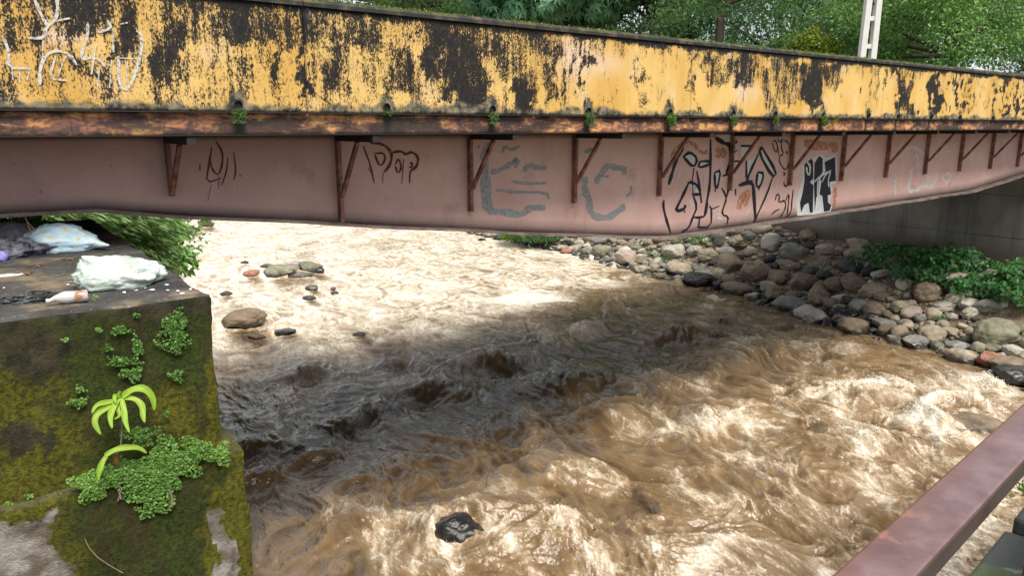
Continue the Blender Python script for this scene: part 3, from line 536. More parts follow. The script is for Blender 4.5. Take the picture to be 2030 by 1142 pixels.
ribbons('graffiti_scrawl', [(7, [(735, 650), (705, 690), (715, 760), (705, 860), (715, 955), (800, 960), (880, 975), (910, 940), (985, 940)]), (9, [(722, 800), (715, 870), (735, 955)]), (5, [(735, 780), (780, 770), (830, 740), (860, 715), (850, 760)]), (5, [(885, 775), (910, 745), (950, 760), (990, 760)]), (3, [(830, 820), (900, 832), (990, 828)]), (3, [(790, 690), (800, 660), (830, 680), (870, 660)]), (3, [(760, 860), (850, 870), (990, 870), (1000, 900)]),
 (7, [(1165, 800), (1160, 860), (1185, 900), (1185, 950), (1210, 985), (1270, 985), (1310, 960), (1345, 930)]), (6, [(1210, 830), (1240, 780), (1270, 745), (1300, 760), (1340, 760), (1345, 790)]), (4, [(1235, 795), (1272, 800)]), (4, [(1160, 690), (1200, 672), (1215, 690)]), (3, [(1350, 890), (1375, 870), (1370, 840)])], DW, .003, g_grey, t2, 'smeared grey blue paint outline')
ribbons('graffiti_scrawl', [(3, [(1205, 760), (1196, 830), (1200, 885)]), (4, [(1260, 780), (1280, 765), (1250, 870), (1300, 862), (1320, 840), (1370, 850), (1388, 780)]), (3.4, [(1325, 780), (1350, 800), (1340, 845)]), (3, [(1215, 720), (1260, 660), (1310, 680), (1360, 722)]), (2.4, [(1408, 800), (1440, 780), (1452, 810), (1430, 832), (1408, 800)]), (2.4, [(1400, 720), (1420, 640), (1440, 700), (1480, 640)]), (2.4, [(1540, 700), (1550, 770), (1535, 760)]), (2.4, [(1280, 720), (1300, 690), (1300, 760)]), (3, [(1350, 640), (1330, 720), (1390, 700)])], DW, .003, g_chalk, t3, 'faint white chalky spray lettering')
ribbons('graffiti_scrawl', [(6, [(175, 0), (215, 90), (240, 130)]), (6, [(285, -30), (290, 60), (270, 110), (230, 130), (225, 190), (140, 190)]), (6, [(270, 105), (350, 90)]), (5, [(15, 180), (45, 260), (40, 340), (150, 342)]), (4, [(60, 340), (65, 400)]), (4, [(95, 345), (100, 412)]), (4, [(152, 340), (135, 402)]), (6, [(200, 425), (200, 340), (230, 272), (290, 250), (350, 270), (385, 325)]), (4, [(280, 280), (245, 395), (335, 402)]), (4, [(330, 280), (290, 380)]), (4, [(215, 200), (215, 290)]), (5, [(440, 110), (440, 190), (400, 292), (440, 282)]), (6, [(485, 160), (560, 142), (540, 100)]), (5, [(565, 140), (570, 262)]), (5, [(483, 220), (458, 372)]), (5, [(400, 300), (480, 282), (540, 342)]), (4, [(560, 300), (550, 440)]), (4, [(500, 330), (490, 440)]),
 (6, [(595, 280), (598, 440), (645, 452), (690, 340), (715, 220), (705, 160), (685, 150)]), (4, [(580, 290), (690, 292)]), (4, [(640, 305), (635, 415)]), (5, [(600, 120), (640, 112)])], D_PAR, .008, g_whitey, t1, 'thin white spray lettering on the yellow parapet')

# ================================================================= ABUTMENT WALL (right)
m = M('stained_cast_concrete'); c = m.bridge((1, 1, 1)); n1 = m.noise(.7, 7, c, .6); z = m.zsep()
col = m.ramp(n1, [(.3, (.11, .105, .09)), (.55, (.21, .20, .175)), (.75, (.29, .275, .24))])
col = m.mix(m.math('MULTIPLY', m.step(.48, .72, m.noise(3, 7, m.bridge((1, 1, .08)), .65)), .6), col, (.05, .05, .045))
col = m.mix(m.step(2.3, 1.7, z), col, (.10, .075, .05))
conc_m = m.done(col, .9, m.bump(m.noise(14, 6, c), .4, .015))
wall = empty('abutment_wall', bp(24.2, 9, 1.5)); tag(wall, 'tall dark cast concrete abutment wall under the right end of the bridge', 'wall')
d_edges = np.arange(-3.0, 17.6, 2.05); z_edges = [.6, 2.35, 3.55, 4.75, 5.41]
for i in range(len(d_edges) - 1):
    for j in range(4):
        d0, d1 = d_edges[i] + .003, d_edges[i + 1] - .003; z0, z1 = z_edges[j] + .003, z_edges[j + 1] - .003; off = random.uniform(-.003, .003)
        if d0 < 5 or d1 > 12.5: pass
        A = bp(24.0 + off + .15, d0, (z0 + z1) / 2); B = bp(24.0 + off + .15, d1, (z0 + z1) / 2)
        beam('cast_panel', A, B, .3, z1 - z0, conc_m, wall, bevel=.006)
beam('wall_core', bp(24.17, -3, 2.9), bp(24.17, 17.45, 2.9), .22, 4.9, hole_m, wall)

# ================================================================= LEFT MASONRY BLOCK
m = M('mossy_concrete'); c = m.bridge((1, 1, 1)); n1 = m.noise(3.2, 7, c, .65); n2 = m.noise(38, 5, c, .7); z = m.zsep()
ms = m.attr('moss'); br_ = m.attr('bare'); yl = m.attr('yellow')
dark = m.mix(m.step(.35, .65, m.noise(9, 6, c, .7)), (.012, .014, .008), (.05, .042, .022))
gcol = m.mix(m.step(.3, .7, n2), (.011, .017, .003), (.045, .060, .008)); ycol = m.mix(m.step(.3, .7, n2), (.024, .027, .003), (.115, .108, .009))
gcol = m.mix(m.math('MULTIPLY', m.step(.45, .7, m.noise(5, 6, m.bridge((1, 1, .25)), .7)), .7), gcol, (.035, .022, .012))
mossc = m.mix(m.step(.35, .65, m.math('ADD', yl, m.math('MULTIPLY', m.math('SUBTRACT', n1, .5), .9))), gcol, ycol)
col = m.mix(m.step(.38, .60, m.math('ADD', ms, m.math('ADD', m.math('MULTIPLY', m.math('SUBTRACT', n1, .5), 1.3), m.math('MULTIPLY', m.math('SUBTRACT', n2, .5), .5)))), dark, mossc)
barec = m.mix(m.step(.4, .65, m.noise(6, 6, c, .6)), (.12, .095, .075), (.33, .31, .29)); barec = m.mix(m.step(.52, .66, m.noise(4, 7, c, .7)), barec, (.04, .035, .03))
col = m.mix(m.step(.45, .62, m.math('ADD', br_, m.math('MULTIPLY', m.math('SUBTRACT', m.noise(5, 7, c, .7), .5), 1.1))), col, barec)
nsp = m.N.new('ShaderNodeSeparateXYZ'); m.L.new(m.geo.outputs['Normal'], nsp.inputs[0])
topc = m.ramp(m.noise(2.6, 8, c, .65), [(.35, (.03, .03, .032)), (.52, (.08, .075, .07)), (.62, (.22, .17, .11)), (.75, (.30, .24, .17))])
topc = m.mix(m.step(.66, .72, m.noise(60, 3, c, .6)), topc, (.5, .5, .48)); col = m.mix(m.math('MULTIPLY', m.step(.6, .85, nsp.outputs[2]), m.attr('top')), col, topc)
moss_m = m.done(col, .92, m.bump(m.math('ADD', n2, m.noise(120, 3, c)), .9, .012), .25)
ledge_z = float(at_perp(478, 895, 4.45)[2]); print('ledge z', ledge_z)
block = empty('stone_abutment', bp(-1, 6, 0)); tag(block, 'big moss covered concrete block on the left bank with litter on its flat top', 'abutment')
def block_part(name, s0, s1, d0, d1, z0, z1, rnd, istop, step=.025, dstep=.06):
    """front, top and right faces, rounded edges, roughened"""
    faces = []
    def surf(A, nu, nv, fn):
        U, Vv = np.meshgrid(np.linspace(0, 1, nu), np.linspace(0, 1, nv), indexing='ij'); return fn(U.ravel(), Vv.ravel()), grid_faces(nu, nv)
    S0, S1, Dd0, Dd1, Z0, Z1 = s0, s1, d0, d1, z0, z1
    sN = int((S1 - S0) / step); zN = int((Z1 - Z0) / step); dN = int((Dd1 - Dd0) / dstep)
    jobs = [(sN, zN, lambda u, v: (S0 + (S1 - S0) * u, 0 * u + Dd0, Z0 + (Z1 - Z0) * v)), (sN // 2, dN, lambda u, v: (S0 + (S1 - S0) * u, Dd0 + (Dd1 - Dd0) * v, 0 * u + Z1)), (dN, zN // 2, lambda u, v: (0 * u + S1, Dd0 + (Dd1 - Dd0) * u, Z0 + (Z1 - Z0) * v))]
    VV = []; FF = []; k0 = 0; tf = []
    for q, (a, c_, fn) in enumerate(jobs):
        U, Vv = np.meshgrid(np.linspace(0, 1, a), np.linspace(0, 1, c_), indexing='ij'); s, d, z = fn(U.ravel(), Vv.ravel())
        # rounded edges
        cs, cd, cz = np.minimum(s, S1 - rnd), np.maximum(d, Dd0 + rnd), np.minimum(z, Z1 - rnd)
        v = np.column_stack([s - cs, d - cd, z - cz]); ln = np.linalg.norm(v, axis=1); kk = np.where(ln > rnd, rnd / np.maximum(ln, 1e-6), 1.0)
        s, d, z = cs + v[:, 0] * kk, cd + v[:, 1] * kk, cz + v[:, 2] * kk
        P = b_dir * s[:, None] - n_dir * d[:, None] + np.array([0, 0, 1.0]) * z[:, None]
        nv = np.column_stack([fbm(P * 2.5 + 3, 4), fbm(P * 2.5 + 30, 4), fbm(P * 2.5 + 60, 4)]) * .022 + np.column_stack([noise(P * 22), noise(P * 22 + 9), noise(P * 22 + 5)]) * .006
        nv[:, 2] *= .45
        P = P + nv; VV.append(P); FF.append(grid_faces(a, c_) + k0); k0 += len(P); tf.append(np.full(len(P), 1.0 if istop else .3))
    P = np.vstack(VV); X, Y = to_px(P); Z = P[:, 2]; X = X + fbm(P * 3.5, 4) * 45 + fbm(P * 18, 2) * 10; Y = Y + fbm(P * 3.5 + 40, 4) * 38 + fbm(P * 18 + 9, 2) * 8
    moss = .50 + .25 * sstep(620, 720, Y) - .25 * sstep(640, 600, Y) - .55 * np.exp(-((X - 25) / 60) ** 2 - ((Y - 870) / 45) ** 2) - .4 * np.exp(-((X - 110) / 18) ** 2 - ((Y - 880) / 35) ** 2) - .4 * np.exp(-((X - 60) / 90) ** 2 - ((Y - 700) / 40) ** 2)
    bare = .85 * sstep(1015, 1060, Y + X * .15) * sstep(170, 90, X) + .9 * sstep(425, 445, X) * sstep(482, 466, X) * sstep(1010, 1050, Y)
    yel = .25 + .5 * sstep(250, 60, X) * sstep(680, 800, Y) + .5 * np.exp(-((X - 350) / 50) ** 2 - ((Y - 830) / 50) ** 2) + .7 * sstep(405, 440, X)
    o = mesh_np(name, P, np.vstack(FF), moss_m, smooth=True, attrs={'moss': moss, 'bare': bare, 'yellow': yel, 'top': np.concatenate(tf)}); adopt(o, block); return o
block_part('upper_block', -7, 1.12, 4.55, 9.2, ledge_z - .1, 4.5, .035, True)
block_part('lower_block', -7, 1.22, 4.46, 11.6, -.6, ledge_z, .03, False, .03)
# hairline step in the lower casting and creeping roots
for pts, rr in (([(435, 955), (455, 1000), (500, 1050), (560, 1090), (630, 1130)], .0035), ([(850, 640), (868, 700), (882, 740), (880, 790)], .008), ([(590, 640), (610, 670), (612, 720), (620, 750)], .006), ([(600, 640), (622, 700), (605, 760)], .005)):
    P = [at_perp(x / 2.585, 700 + y / 2.585, 4.43) for x, y in pts]; V, Fc = tube_np(P, rr, 5)
    mm = bpy.data.materials.get('root_bark')
    if not mm: k_ = M('root_bark'); mm = k_.done(k_.mix(k_.noise(30), (.10, .06, .045), (.30, .24, .21)), .8)
    o = mesh_np('hanging_root', V, Fc, mm, smooth=True)
    tag(o, ['thin pale root trailing across the bare lower face of the mossy block', 'short grey twig hanging below the fern cushion on the mossy block', 'reddish root hanging below the lime green plant', 'thin dark root beside the reddish one below the lime plant'][[.0035, .008, .006, .005].index(rr)], 'root')

# ================================================================= STONES
def stone_mesh(sub, seed, ang):
    bm = bmesh.new(); bmesh.ops.create_icosphere(bm, subdivisions=sub, radius=1.0)
    V = np.array([v.co[:] for v in bm.verts]); V = np.sign(V) * np.abs(V) ** (1 - ang * .12)
    V = V * (1 + fbm(V * .9 + seed * 7.7, 3)[:, None] * .22 + fbm(V * 3.5 + seed, 3)[:, None] * .035)
    if ang:                                          # a few flattened facets
        r2 = np.random.default_rng(seed)
        for _ in range(5):
            nrm = r2.normal(size=3); nrm /= np.linalg.norm(nrm); dd = V @ nrm; V = V - nrm * (np.maximum(dd - .78, 0) * .75)[:, None]
    for v, c_ in zip(bm.verts, V): v.co = c_
    me = bpy.data.meshes.new('stone'); bm.to_mesh(me); bm.free(); me.polygons.foreach_set('use_smooth', [True] * len(me.polygons)); return me
def stone_mat(name, c1, c2, wetz=.13):
    m = M(name); r = m.rnd(); n1 = m.noise(4.5, 7, None, .65); col = m.mix(m.step(.3, .7, n1), c1, c2)
    col = m.mix(m.math('MULTIPLY', r, .45), col, tuple(x * .45 for x in c1)); col = m.mix(m.math('MULTIPLY', m.step(.62, .72, m.noise(22, 5)), .6), col, tuple(min(1, x * 1.3) for x in c2))
    col = m.mix(m.math('MULTIPLY', m.step(.5, .72, m.noise(1.9, 5)), .45), col, (.10, .10, .035))
    z = m.zsep(); wt = m.step(wetz + .12, wetz - .05, m.math('ADD', z, m.math('MULTIPLY', m.math('SUBTRACT', n1, .5), .3)))
    col = m.mix(m.math('MULTIPLY', wt, .82), col, (.012, .011, .010))
    return m.done(col, m.math('SUBTRACT', .85, m.math('MULTIPLY', wt, .62)), m.bump(m.noise(16, 6, None, .65), .5, .03))
SM = {'grey': stone_mat('grey_stone', (.17, .16, .145), (.30, .285, .255)), 'tan': stone_mat('tan_stone', (.25, .20, .14), (.42, .36, .27)), 'brown': stone_mat('brown_stone', (.15, .105, .07), (.27, .21, .15)),
      'olive': stone_mat('olive_stone', (.15, .145, .10), (.27, .26, .19)), 'reddish': stone_mat('reddish_stone', (.26, .10, .06), (.42, .22, .16), .02), 'dark': stone_mat('dark_stone', (.022, .022, .023), (.07, .07, .068), .35), 'pale': stone_mat('pale_stone', (.36, .33, .27), (.52, .48, .41)),
      'pinkish': stone_mat('pinkish_stone', (.30, .23, .19), (.42, .35, .30))}
BIG = [stone_mesh(5, k, k % 2) for k in range(7)]; MID = [stone_mesh(4, 20 + k, k % 2) for k in range(7)]
def put_stone(me, P, ax, rot, mat, name='stone'):
    o = bpy.data.objects.new(name, me); COL.objects.link(o); o.location = P; o.scale = ax; o.rotation_euler = rot
    if len(me.materials) == 0: me.materials.append(mat)
    o.material_slots[0].link = 'OBJECT'; o.material_slots[0].material = mat; return o
def ground_hit(x, y):
    z = 0.3
    for _ in range(12): P = at_z(x, y, z); z = z * .5 + .5 * max(0.0, float(ground_h(P[None, :2])[0]))
    return at_z(x, y, z)
named = [ # px centre x, base y, width px, height px, colour, label, river?
 (477, 652, 76, 34, 'brown', 'large smooth brown boulder standing alone in the pale water near the mossy block', 1), (550, 551, 56, 26, 'olive', 'rounded greenish boulder largest of the cluster in the pale river', 1), (578, 541, 34, 18, 'grey', 'grey stone tucked behind the greenish boulder in the river', 1), (612, 541, 46, 20, 'olive', 'low olive stone at the right end of the cluster in the river', 1), (632, 541, 22, 11, 'dark', 'small dark stone touching the right end of the cluster in the river', 1),
 (495, 550, 30, 14, 'reddish', 'small orange red stone left of the greenish boulder in the river', 1), (590, 551, 46, 8, 'tan', 'flat tan stone awash in front of the cluster in the river', 1), (527, 533, 24, 9, 'grey', 'small flat grey stone behind the greenish river boulder', 1), (484, 524, 15, 6, 'dark', 'tiny dark stone upstream of the orange red one', 1), (617, 577, 24, 11, 'olive', 'small olive stone in mid river below the cluster', 1), (660, 575, 11, 7, 'reddish', 'tiny rust red pebble in mid river', 1), (663, 584, 16, 5, 'dark', 'small dark stone awash just below the rust red pebble', 1), (611, 595, 26, 8, 'grey', 'low grey stone awash in mid river', 1),
 (560, 663, 44, 8, 'dark', 'long flat dark stone barely above the water right of the lone brown boulder', 1), (505, 674, 34, 9, 'brown', 'low brown stone awash below the lone boulder', 1), (710, 668, 26, 8, 'dark', 'small dark flat stone awash in mid river near the bridge shade', 1), (407, 450, 28, 13, 'olive', 'mossy stone just below the girder at the far left of the river', 1), (378, 461, 30, 10, 'grey', 'low grey stone beside the mossy one under the girder', 1), (318, 536, 18, 9, 'dark', 'dark stone close to the drooping bush on the left bank', 1), (446, 586, 22, 6, 'brown', 'thin brown stone awash near the corner of the mossy block', 1), (955, 478, 16, 6, 'dark', 'small dark stone in the river left of the far gravel bank', 1), (958, 468, 14, 6, 'brown', 'small brown stone just under the girder edge near the far bank', 1), (990, 476, 30, 10, 'dark', 'dark jagged rock at the near tip of the far grassy bank', 1),
 (1192, 513, 34, 30, 'olive', 'round olive boulder at the waterline of the far gravel bank', 0), (1243, 528, 42, 34, 'pinkish', 'big round pinkish brown boulder at the edge of the sunlit gravel bank', 0), (1106, 493, 15, 13, 'pale', 'small pale boulder at the left tip of the gravel bank', 0), (1124, 503, 24, 11, 'reddish', 'flat reddish stone at the waterline of the gravel bank', 0), (1148, 488, 22, 14, 'pale', 'pale rounded stone on the gravel bank behind the olive boulder', 0), (1227, 500, 18, 14, 'tan', 'tan rounded stone right of the olive boulder on the gravel bank', 0), (1240, 505, 26, 16, 'pale', 'pale greenish stone behind the big pinkish boulder', 0), (1262, 497, 20, 12, 'olive', 'small olive stone behind the big pinkish boulder', 0), (1340, 514, 44, 30, 'pale', 'long tilted cream boulder leaning on the gravel bank', 0), (1322, 508, 17, 18, 'tan', 'upright tan stone left of the long cream boulder', 0), (1302, 513, 14, 14, 'olive', 'small olive green round stone by the long cream boulder', 0), (1406, 518, 40, 26, 'tan', 'large tan boulder near the foot of the stone pile in half shade', 0), (1425, 558, 26, 28, 'tan', 'upright tan stone above the water at the start of the shade', 0),
 (1384, 570, 62, 32, 'dark', 'large wet dark boulder at the waterline where the bridge shade begins', 0), (1427, 575, 22, 20, 'dark', 'leaning wet dark slab beside the large dark boulder', 0), (1298, 543, 20, 12, 'brown', 'wet brown stone at the point of the gravel bank', 0), (1318, 548, 18, 11, 'dark', 'wet dark stone at the point of the gravel bank', 0), (1443, 512, 30, 24, 'grey', 'big grey boulder high on the shaded stone pile', 0), (1490, 500, 32, 16, 'grey', 'flat grey boulder on top of the shaded stone pile', 0), (1522, 478, 30, 20, 'dark', 'dark rounded boulder crowning the shaded pile next to the concrete wall', 0), (1500, 560, 64, 42, 'brown', 'massive shaded brown boulder in the middle of the stone pile', 0), (1486, 475, 28, 18, 'grey', 'grey boulder just below the girder on the stone pile', 0), (1640, 505, 34, 20, 'pinkish', 'pinkish grey boulder near the foot of the concrete wall', 0),
 (1662, 580, 38, 30, 'brown', 'oval brown boulder at the edge of the bridge shade', 0), (1738, 590, 46, 28, 'tan', 'long tan boulder lying across the middle of the right bank', 0), (1751, 596, 28, 17, 'brown', 'brown stone just right of the long tan boulder', 0), (1770, 586, 26, 16, 'tan', 'oval tan stone beyond the long tan boulder', 0), (1705, 620, 32, 26, 'grey', 'grey rounded boulder lower right bank above the water', 0), (1788, 620, 30, 22, 'tan', 'tan boulder leaning against its neighbour in the middle of the right bank', 0), (1806, 612, 22, 16, 'tan', 'smaller tan stone touching the leaning tan boulder', 0), (1812, 632, 38, 22, 'pinkish', 'smooth pinkish grey boulder in the middle of the right bank', 0), (1853, 636, 28, 24, 'tan', 'round tan boulder below the oval cream one on the right bank', 0), (1880, 618, 42, 19, 'pale', 'oval cream boulder on the right bank below the creeper', 0), (1898, 606, 36, 21, 'pale', 'long pale boulder below the pinkish block shaped one', 0), (1926, 613, 38, 20, 'pale', 'tilted pale boulder on the right bank', 0), (1905, 578, 48, 36, 'pinkish', 'block shaped pinkish grey boulder standing before the green creeper', 0), (1935, 583, 26, 20, 'pale', 'pale stone right of the block shaped boulder', 0), (1972, 588, 28, 16, 'pale', 'bright flat stone beside the creeper at the right', 0), (1907, 588, 20, 10, 'pale', 'small pale oval stone under the block shaped boulder', 0), (1928, 630, 30, 18, 'pale', 'pale squat stone in the middle of the right bank gravel', 0),
 (1985, 690, 74, 46, 'olive', 'largest olive grey boulder near the right edge of the picture', 0), (1968, 731, 44, 30, 'reddish', 'red orange boulder at the waterline at the right edge', 0), (2012, 740, 60, 26, 'brown', 'flat brown boulder right of the red one', 0), (2022, 770, 62, 36, 'dark', 'dark wet boulder in the water at the right edge', 1), (1787, 675, 34, 28, 'brown', 'brown wet boulder at the waterline in the middle of the right bank', 0), (1760, 669, 30, 24, 'brown', 'dull brown boulder half in the water beside the brown wet one', 0), (1908, 700, 46, 18, 'grey', 'low grey boulder half covered by water on the right bank', 0), (1942, 706, 26, 24, 'olive', 'upright olive stone left of the red boulder', 0), (1975, 703, 32, 18, 'olive', 'olive stone between the red boulder and the largest olive grey one', 0), (2015, 708, 32, 20, 'pale', 'cream oval stone at the right edge behind the red boulder', 0), (1888, 668, 30, 16, 'tan', 'tan oval stone near the waterline left of the largest boulder', 0), (1872, 655, 24, 18, 'olive', 'olive tinted rounded stone near the middle of the waterline', 0), (1685, 633, 34, 16, 'dark', 'wet dark stone at the waterline in the bridge shade', 0), (1665, 630, 30, 22, 'dark', 'glossy black stone at the waterline deep in the shade', 0), (1730, 642, 34, 18, 'dark', 'low dark stone at the water near the end of the shade', 0), (1840, 663, 26, 16, 'brown', 'brown stone just above the waterline left of the pale gravel', 0), (1803, 655, 20, 16, 'tan', 'small round tan stone above the brown wet boulder', 0), (1827, 640, 20, 16, 'grey', 'grey round stone between the pinkish grey boulder and the water', 0)]
taken = []
for i, (px, by, w, hh, colr, lab, riv) in enumerate(named):
    P = at_z(px, by, 0.0) if riv else ground_hit(px, by)
    dist = np.linalg.norm(P - np.array([0, 0, EYE])); rx_ = w / F * dist / 2; rz_ = hh / F * dist / 2 * 1.05
    ctr = np.array([P[0], P[1] + rx_ * .55, P[2] + rz_ * .72]); big = w > 26
    name = 'boulder' if rx_ > .28 else 'stone'
    o = put_stone((BIG if big else MID)[i % 7], ctr, (rx_ * 1.02, rx_ * .8, rz_), (random.uniform(-.15, .15), random.uniform(-.12, .12), random.uniform(-.35, .35)), SM[colr], name)
    tag(o, lab, 'boulder' if rx_ > .28 else 'stone'); taken.append((ctr[0], ctr[1], max(rx_, .05)))
# sunken boulder under the near rapids
P = at_z(908, 1078, 0.0); o = put_stone(BIG[2], (P[0], P[1] + .15, .06), (.33, .28, .26), (0.1, 0, .3), SM['dark'], 'boulder'); tag(o, 'black wet boulder in the near rapids with foam pouring round it', 'boulder')
P = at_z(1935, 862, 0.0); o = put_stone(BIG[1], (P[0], P[1] + .2, .02), (.62, .4, .34), (0, 0, .2), SM['brown'], 'boulder'); tag(o, 'brown boulder almost drowned in the rapids left of the handrail', 'boulder')
# the rest of the bank
words = {'grey': 'grey', 'tan': 'tan', 'brown': 'brown', 'olive': 'olive', 'pale': 'pale cream', 'dark': 'dark'}
cand = []
Lr = SHORE_R[3:14]; seg = np.hypot(*np.diff(Lr, axis=0).T); cum = np.concatenate([[0], np.cumsum(seg)])
N = 16000; t = rng.random(N) ** .9 * cum[-1]; ii = np.clip(np.searchsorted(cum, t) - 1, 0, len(seg) - 1); fr = (t - cum[ii]) / seg[ii]
base = Lr[ii] + (Lr[ii + 1] - Lr[ii]) * fr[:, None]; tv = (Lr[ii + 1] - Lr[ii]) / seg[ii][:, None]; nr = np.column_stack([tv[:, 1], -tv[:, 0]])
off = rng.uniform(-.45, 5.2, N); PP = base + nr * off[:, None]; rad = np.exp(rng.normal(-2.35, .62, N)); rad = np.clip(rad, .035, .36)
dd = D_of(np.column_stack([PP, PP[:, :1]])); ss_ = PP @ b_dir[:2]
rad = rad * np.where((dd > 9.5) & (dd < 19), 1.25, 1.0) * np.where(off > 3.2, .75, 1); ok = (ss_ < 23.9) & ~((off > 3.4) & (dd < 10.5)); PP = PP[ok]; rad = rad[ok]; off = off[ok]
order = np.argsort(-rad); PP = PP[order]; rad = rad[order]; off = off[order]
cell = {}
def free(x, y, r, k=.78):
    cx, cy = int(math.floor(x / .5)), int(math.floor(y / .5))
    for a in range(cx - 2, cx + 3):
        for c_ in range(cy - 2, cy + 3):
            for (X, Y, R_) in cell.get((a, c_), ()):
                if (X - x) ** 2 + (Y - y) ** 2 < (k * (r + R_)) ** 2: return False
    return True
def add(x, y, r): cell.setdefault((int(math.floor(x / .5)), int(math.floor(y / .5))), []).append((x, y, r))
for x, y, r in taken: add(x, y, r * .9)
keep = []
for (x, y), r in zip(PP, rad):
    if free(x, y, r): add(x, y, r); keep.append((x, y, r))
keep = np.array(keep); H = ground_h(keep[:, :2]); X, Y = to_px(np.column_stack([keep[:, :2], H])); dist = np.linalg.norm(np.column_stack([keep[:, :2], H - EYE]), axis=1)
size = keep[:, 2] / dist * ((X > -50) & (X < 2100) & (Y > 8 + np.interp(X, [0, 1330, 1560, 1920, 2030], [430, 474, 445, 390, 350])) & (H > -.25)); order = np.argsort(-size); print('bank stones', len(keep))
def zone(x, y):
    if x < 1290: return 'on the sunlit far gravel bank under the girder', 'far gravel bank'
    if x < 1460: return 'at the foot of the stone pile where the shade begins', 'foot of the pile'
    if x < 1620: return 'in the shaded stone pile before the concrete wall', 'shaded pile'
    if x < 1760: return 'on the half shaded slope in the middle of the right bank', 'half shaded slope'
    if y < 610: return 'high on the right bank below the creeper', 'upper right bank'
    if x < 1900: return 'near the waterline of the right bank', 'right bank waterline'
    return 'in the sunlit gravel at the right edge', 'gravel at the right edge'
cols = ['tan', 'grey', 'brown', 'pale', 'olive', 'dark']
import re
anchors = [(q[0], q[1] - q[3] / 2, re.split(r' (?:at|on|in|by|just|leaning|standing|near|right|left|behind|above|beside|lying|touching|below|between|high|lower|half|crowning|under|where|deep|tucked)\b', q[5])[0]) for q in named if not q[6]]
for j in order[:225]:
    x, y, r = keep[j]; z0 = H[j]; zn, gn = zone(X[j], Y[j]); c_ = rng.choice(cols, p=[.27, .25, .18, .17, .09, .04]); el = rng.uniform(.7, 1.0); fl_ = rng.uniform(.5, .8)
    if 1400 < X[j] < 1700 and rng.random() < .6: c_ = rng.choice(['brown', 'dark', 'dark'])  # darker picks in this stretch: wet stones plus painted bridge shade
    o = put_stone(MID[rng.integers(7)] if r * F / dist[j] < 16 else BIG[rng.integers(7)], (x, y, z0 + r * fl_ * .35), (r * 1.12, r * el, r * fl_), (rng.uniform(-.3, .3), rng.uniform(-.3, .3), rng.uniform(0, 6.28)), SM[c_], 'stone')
    szw = 'larger' if r > .2 else 'medium' if r > .13 else 'small'
    k_ = np.argmin([(a_[0] - X[j]) ** 2 + (a_[1] - Y[j]) ** 2 for a_ in anchors]); a_ = anchors[k_]; dx_, dy_ = X[j] - a_[0], Y[j] - a_[1]
    rel = ('left of' if dx_ < 0 else 'right of') if abs(dx_) > abs(dy_) else ('beyond' if dy_ < 0 else 'in front of')
    tag(o, f'{szw} rounded {words[c_]} stone {rel} the {a_[2]}', 'stone', f'loose stones, {gn}')
# everything smaller: one heap of cobbles and gravel
lo = [stone_mesh(2, 50 + k, 0) for k in range(5)]; loV = []
for me in lo:
    V = np.array([v.co[:] for v in me.vertices]); Fc = np.array([p.vertices[:] for p in me.polygons]); loV.append((V, Fc))
N2 = 15000; t = rng.random(N2) * cum[-1]; ii = np.clip(np.searchsorted(cum, t) - 1, 0, len(seg) - 1); fr = (t - cum[ii]) / seg[ii]
base = Lr[ii] + (Lr[ii + 1] - Lr[ii]) * fr[:, None]; tv = (Lr[ii + 1] - Lr[ii]) / seg[ii][:, None]; nr = np.column_stack([tv[:, 1], -tv[:, 0]])
PP = base + nr * rng.uniform(-.2, 5.4, N2)[:, None]; rr = rng.uniform(.018, .062, N2); hh2 = ground_h(PP)
rest = [(keep[j, 0], keep[j, 1], keep[j, 2], H[j]) for j in order[225:]] + [(p[0], p[1], r, h_) for p, r, h_ in zip(PP, rr, hh2) if p @ b_dir[:2] < 23.9]
def joined(items, name, mat, lab, hue=True):
    Vs = []; Fs = []; k0 = 0; A = []
    for x, y, r, z0 in items:
        V, Fc = loV[rng.integers(5)]; q = Quaternion((rng.normal(), rng.normal(), rng.normal(), rng.normal())).normalized()
        q = Matrix.Rotation(rng.uniform(0, 6.28), 3, 'Z') @ Matrix.Rotation(rng.uniform(-.4, .4), 3, 'X'); Rm = np.array(q)
        Vs.append((V * np.array([1.15, .85, rng.uniform(.5, .8)]) * r) @ Rm.T + np.array([x, y, z0 + r * .22])); Fs.append(Fc + k0); k0 += len(V); A.append(np.full(len(V), rng.random()))
    o = mesh_np(name, np.vstack(Vs), np.vstack(Fs), mat, smooth=True, attrs={'hue': np.concatenate(A)}); return o
m = M('mixed_cobbles'); hu = m.attr('hue'); n1 = m.noise(9, 5)
col = m.ramp(hu, [(0, (.13, .12, .11)), (.25, (.24, .19, .13)), (.45, (.18, .15, .11)), (.6, (.33, .27, .19)), (.75, (.22, .21, .19)), (.9, (.16, .08, .055)), (1, (.42, .37, .29))]); col = m.mix(m.step(.4, .75, n1), col, (.30, .27, .22))
z = m.zsep(); wt = m.step(.24, .05, z); col = m.mix(m.math('MULTIPLY', wt, .85), col, (.012, .011, .01)); cob_m = m.done(col, m.math('SUBTRACT', .85, m.math('MULTIPLY', wt, .55)), m.bump(m.noise(30, 4), .4, .01))
tag(joined(rest, 'cobbles_and_gravel', cob_m, ''), 'loose heap of small cobbles and gravel covering the right bank', 'gravel', None, 'stuff')

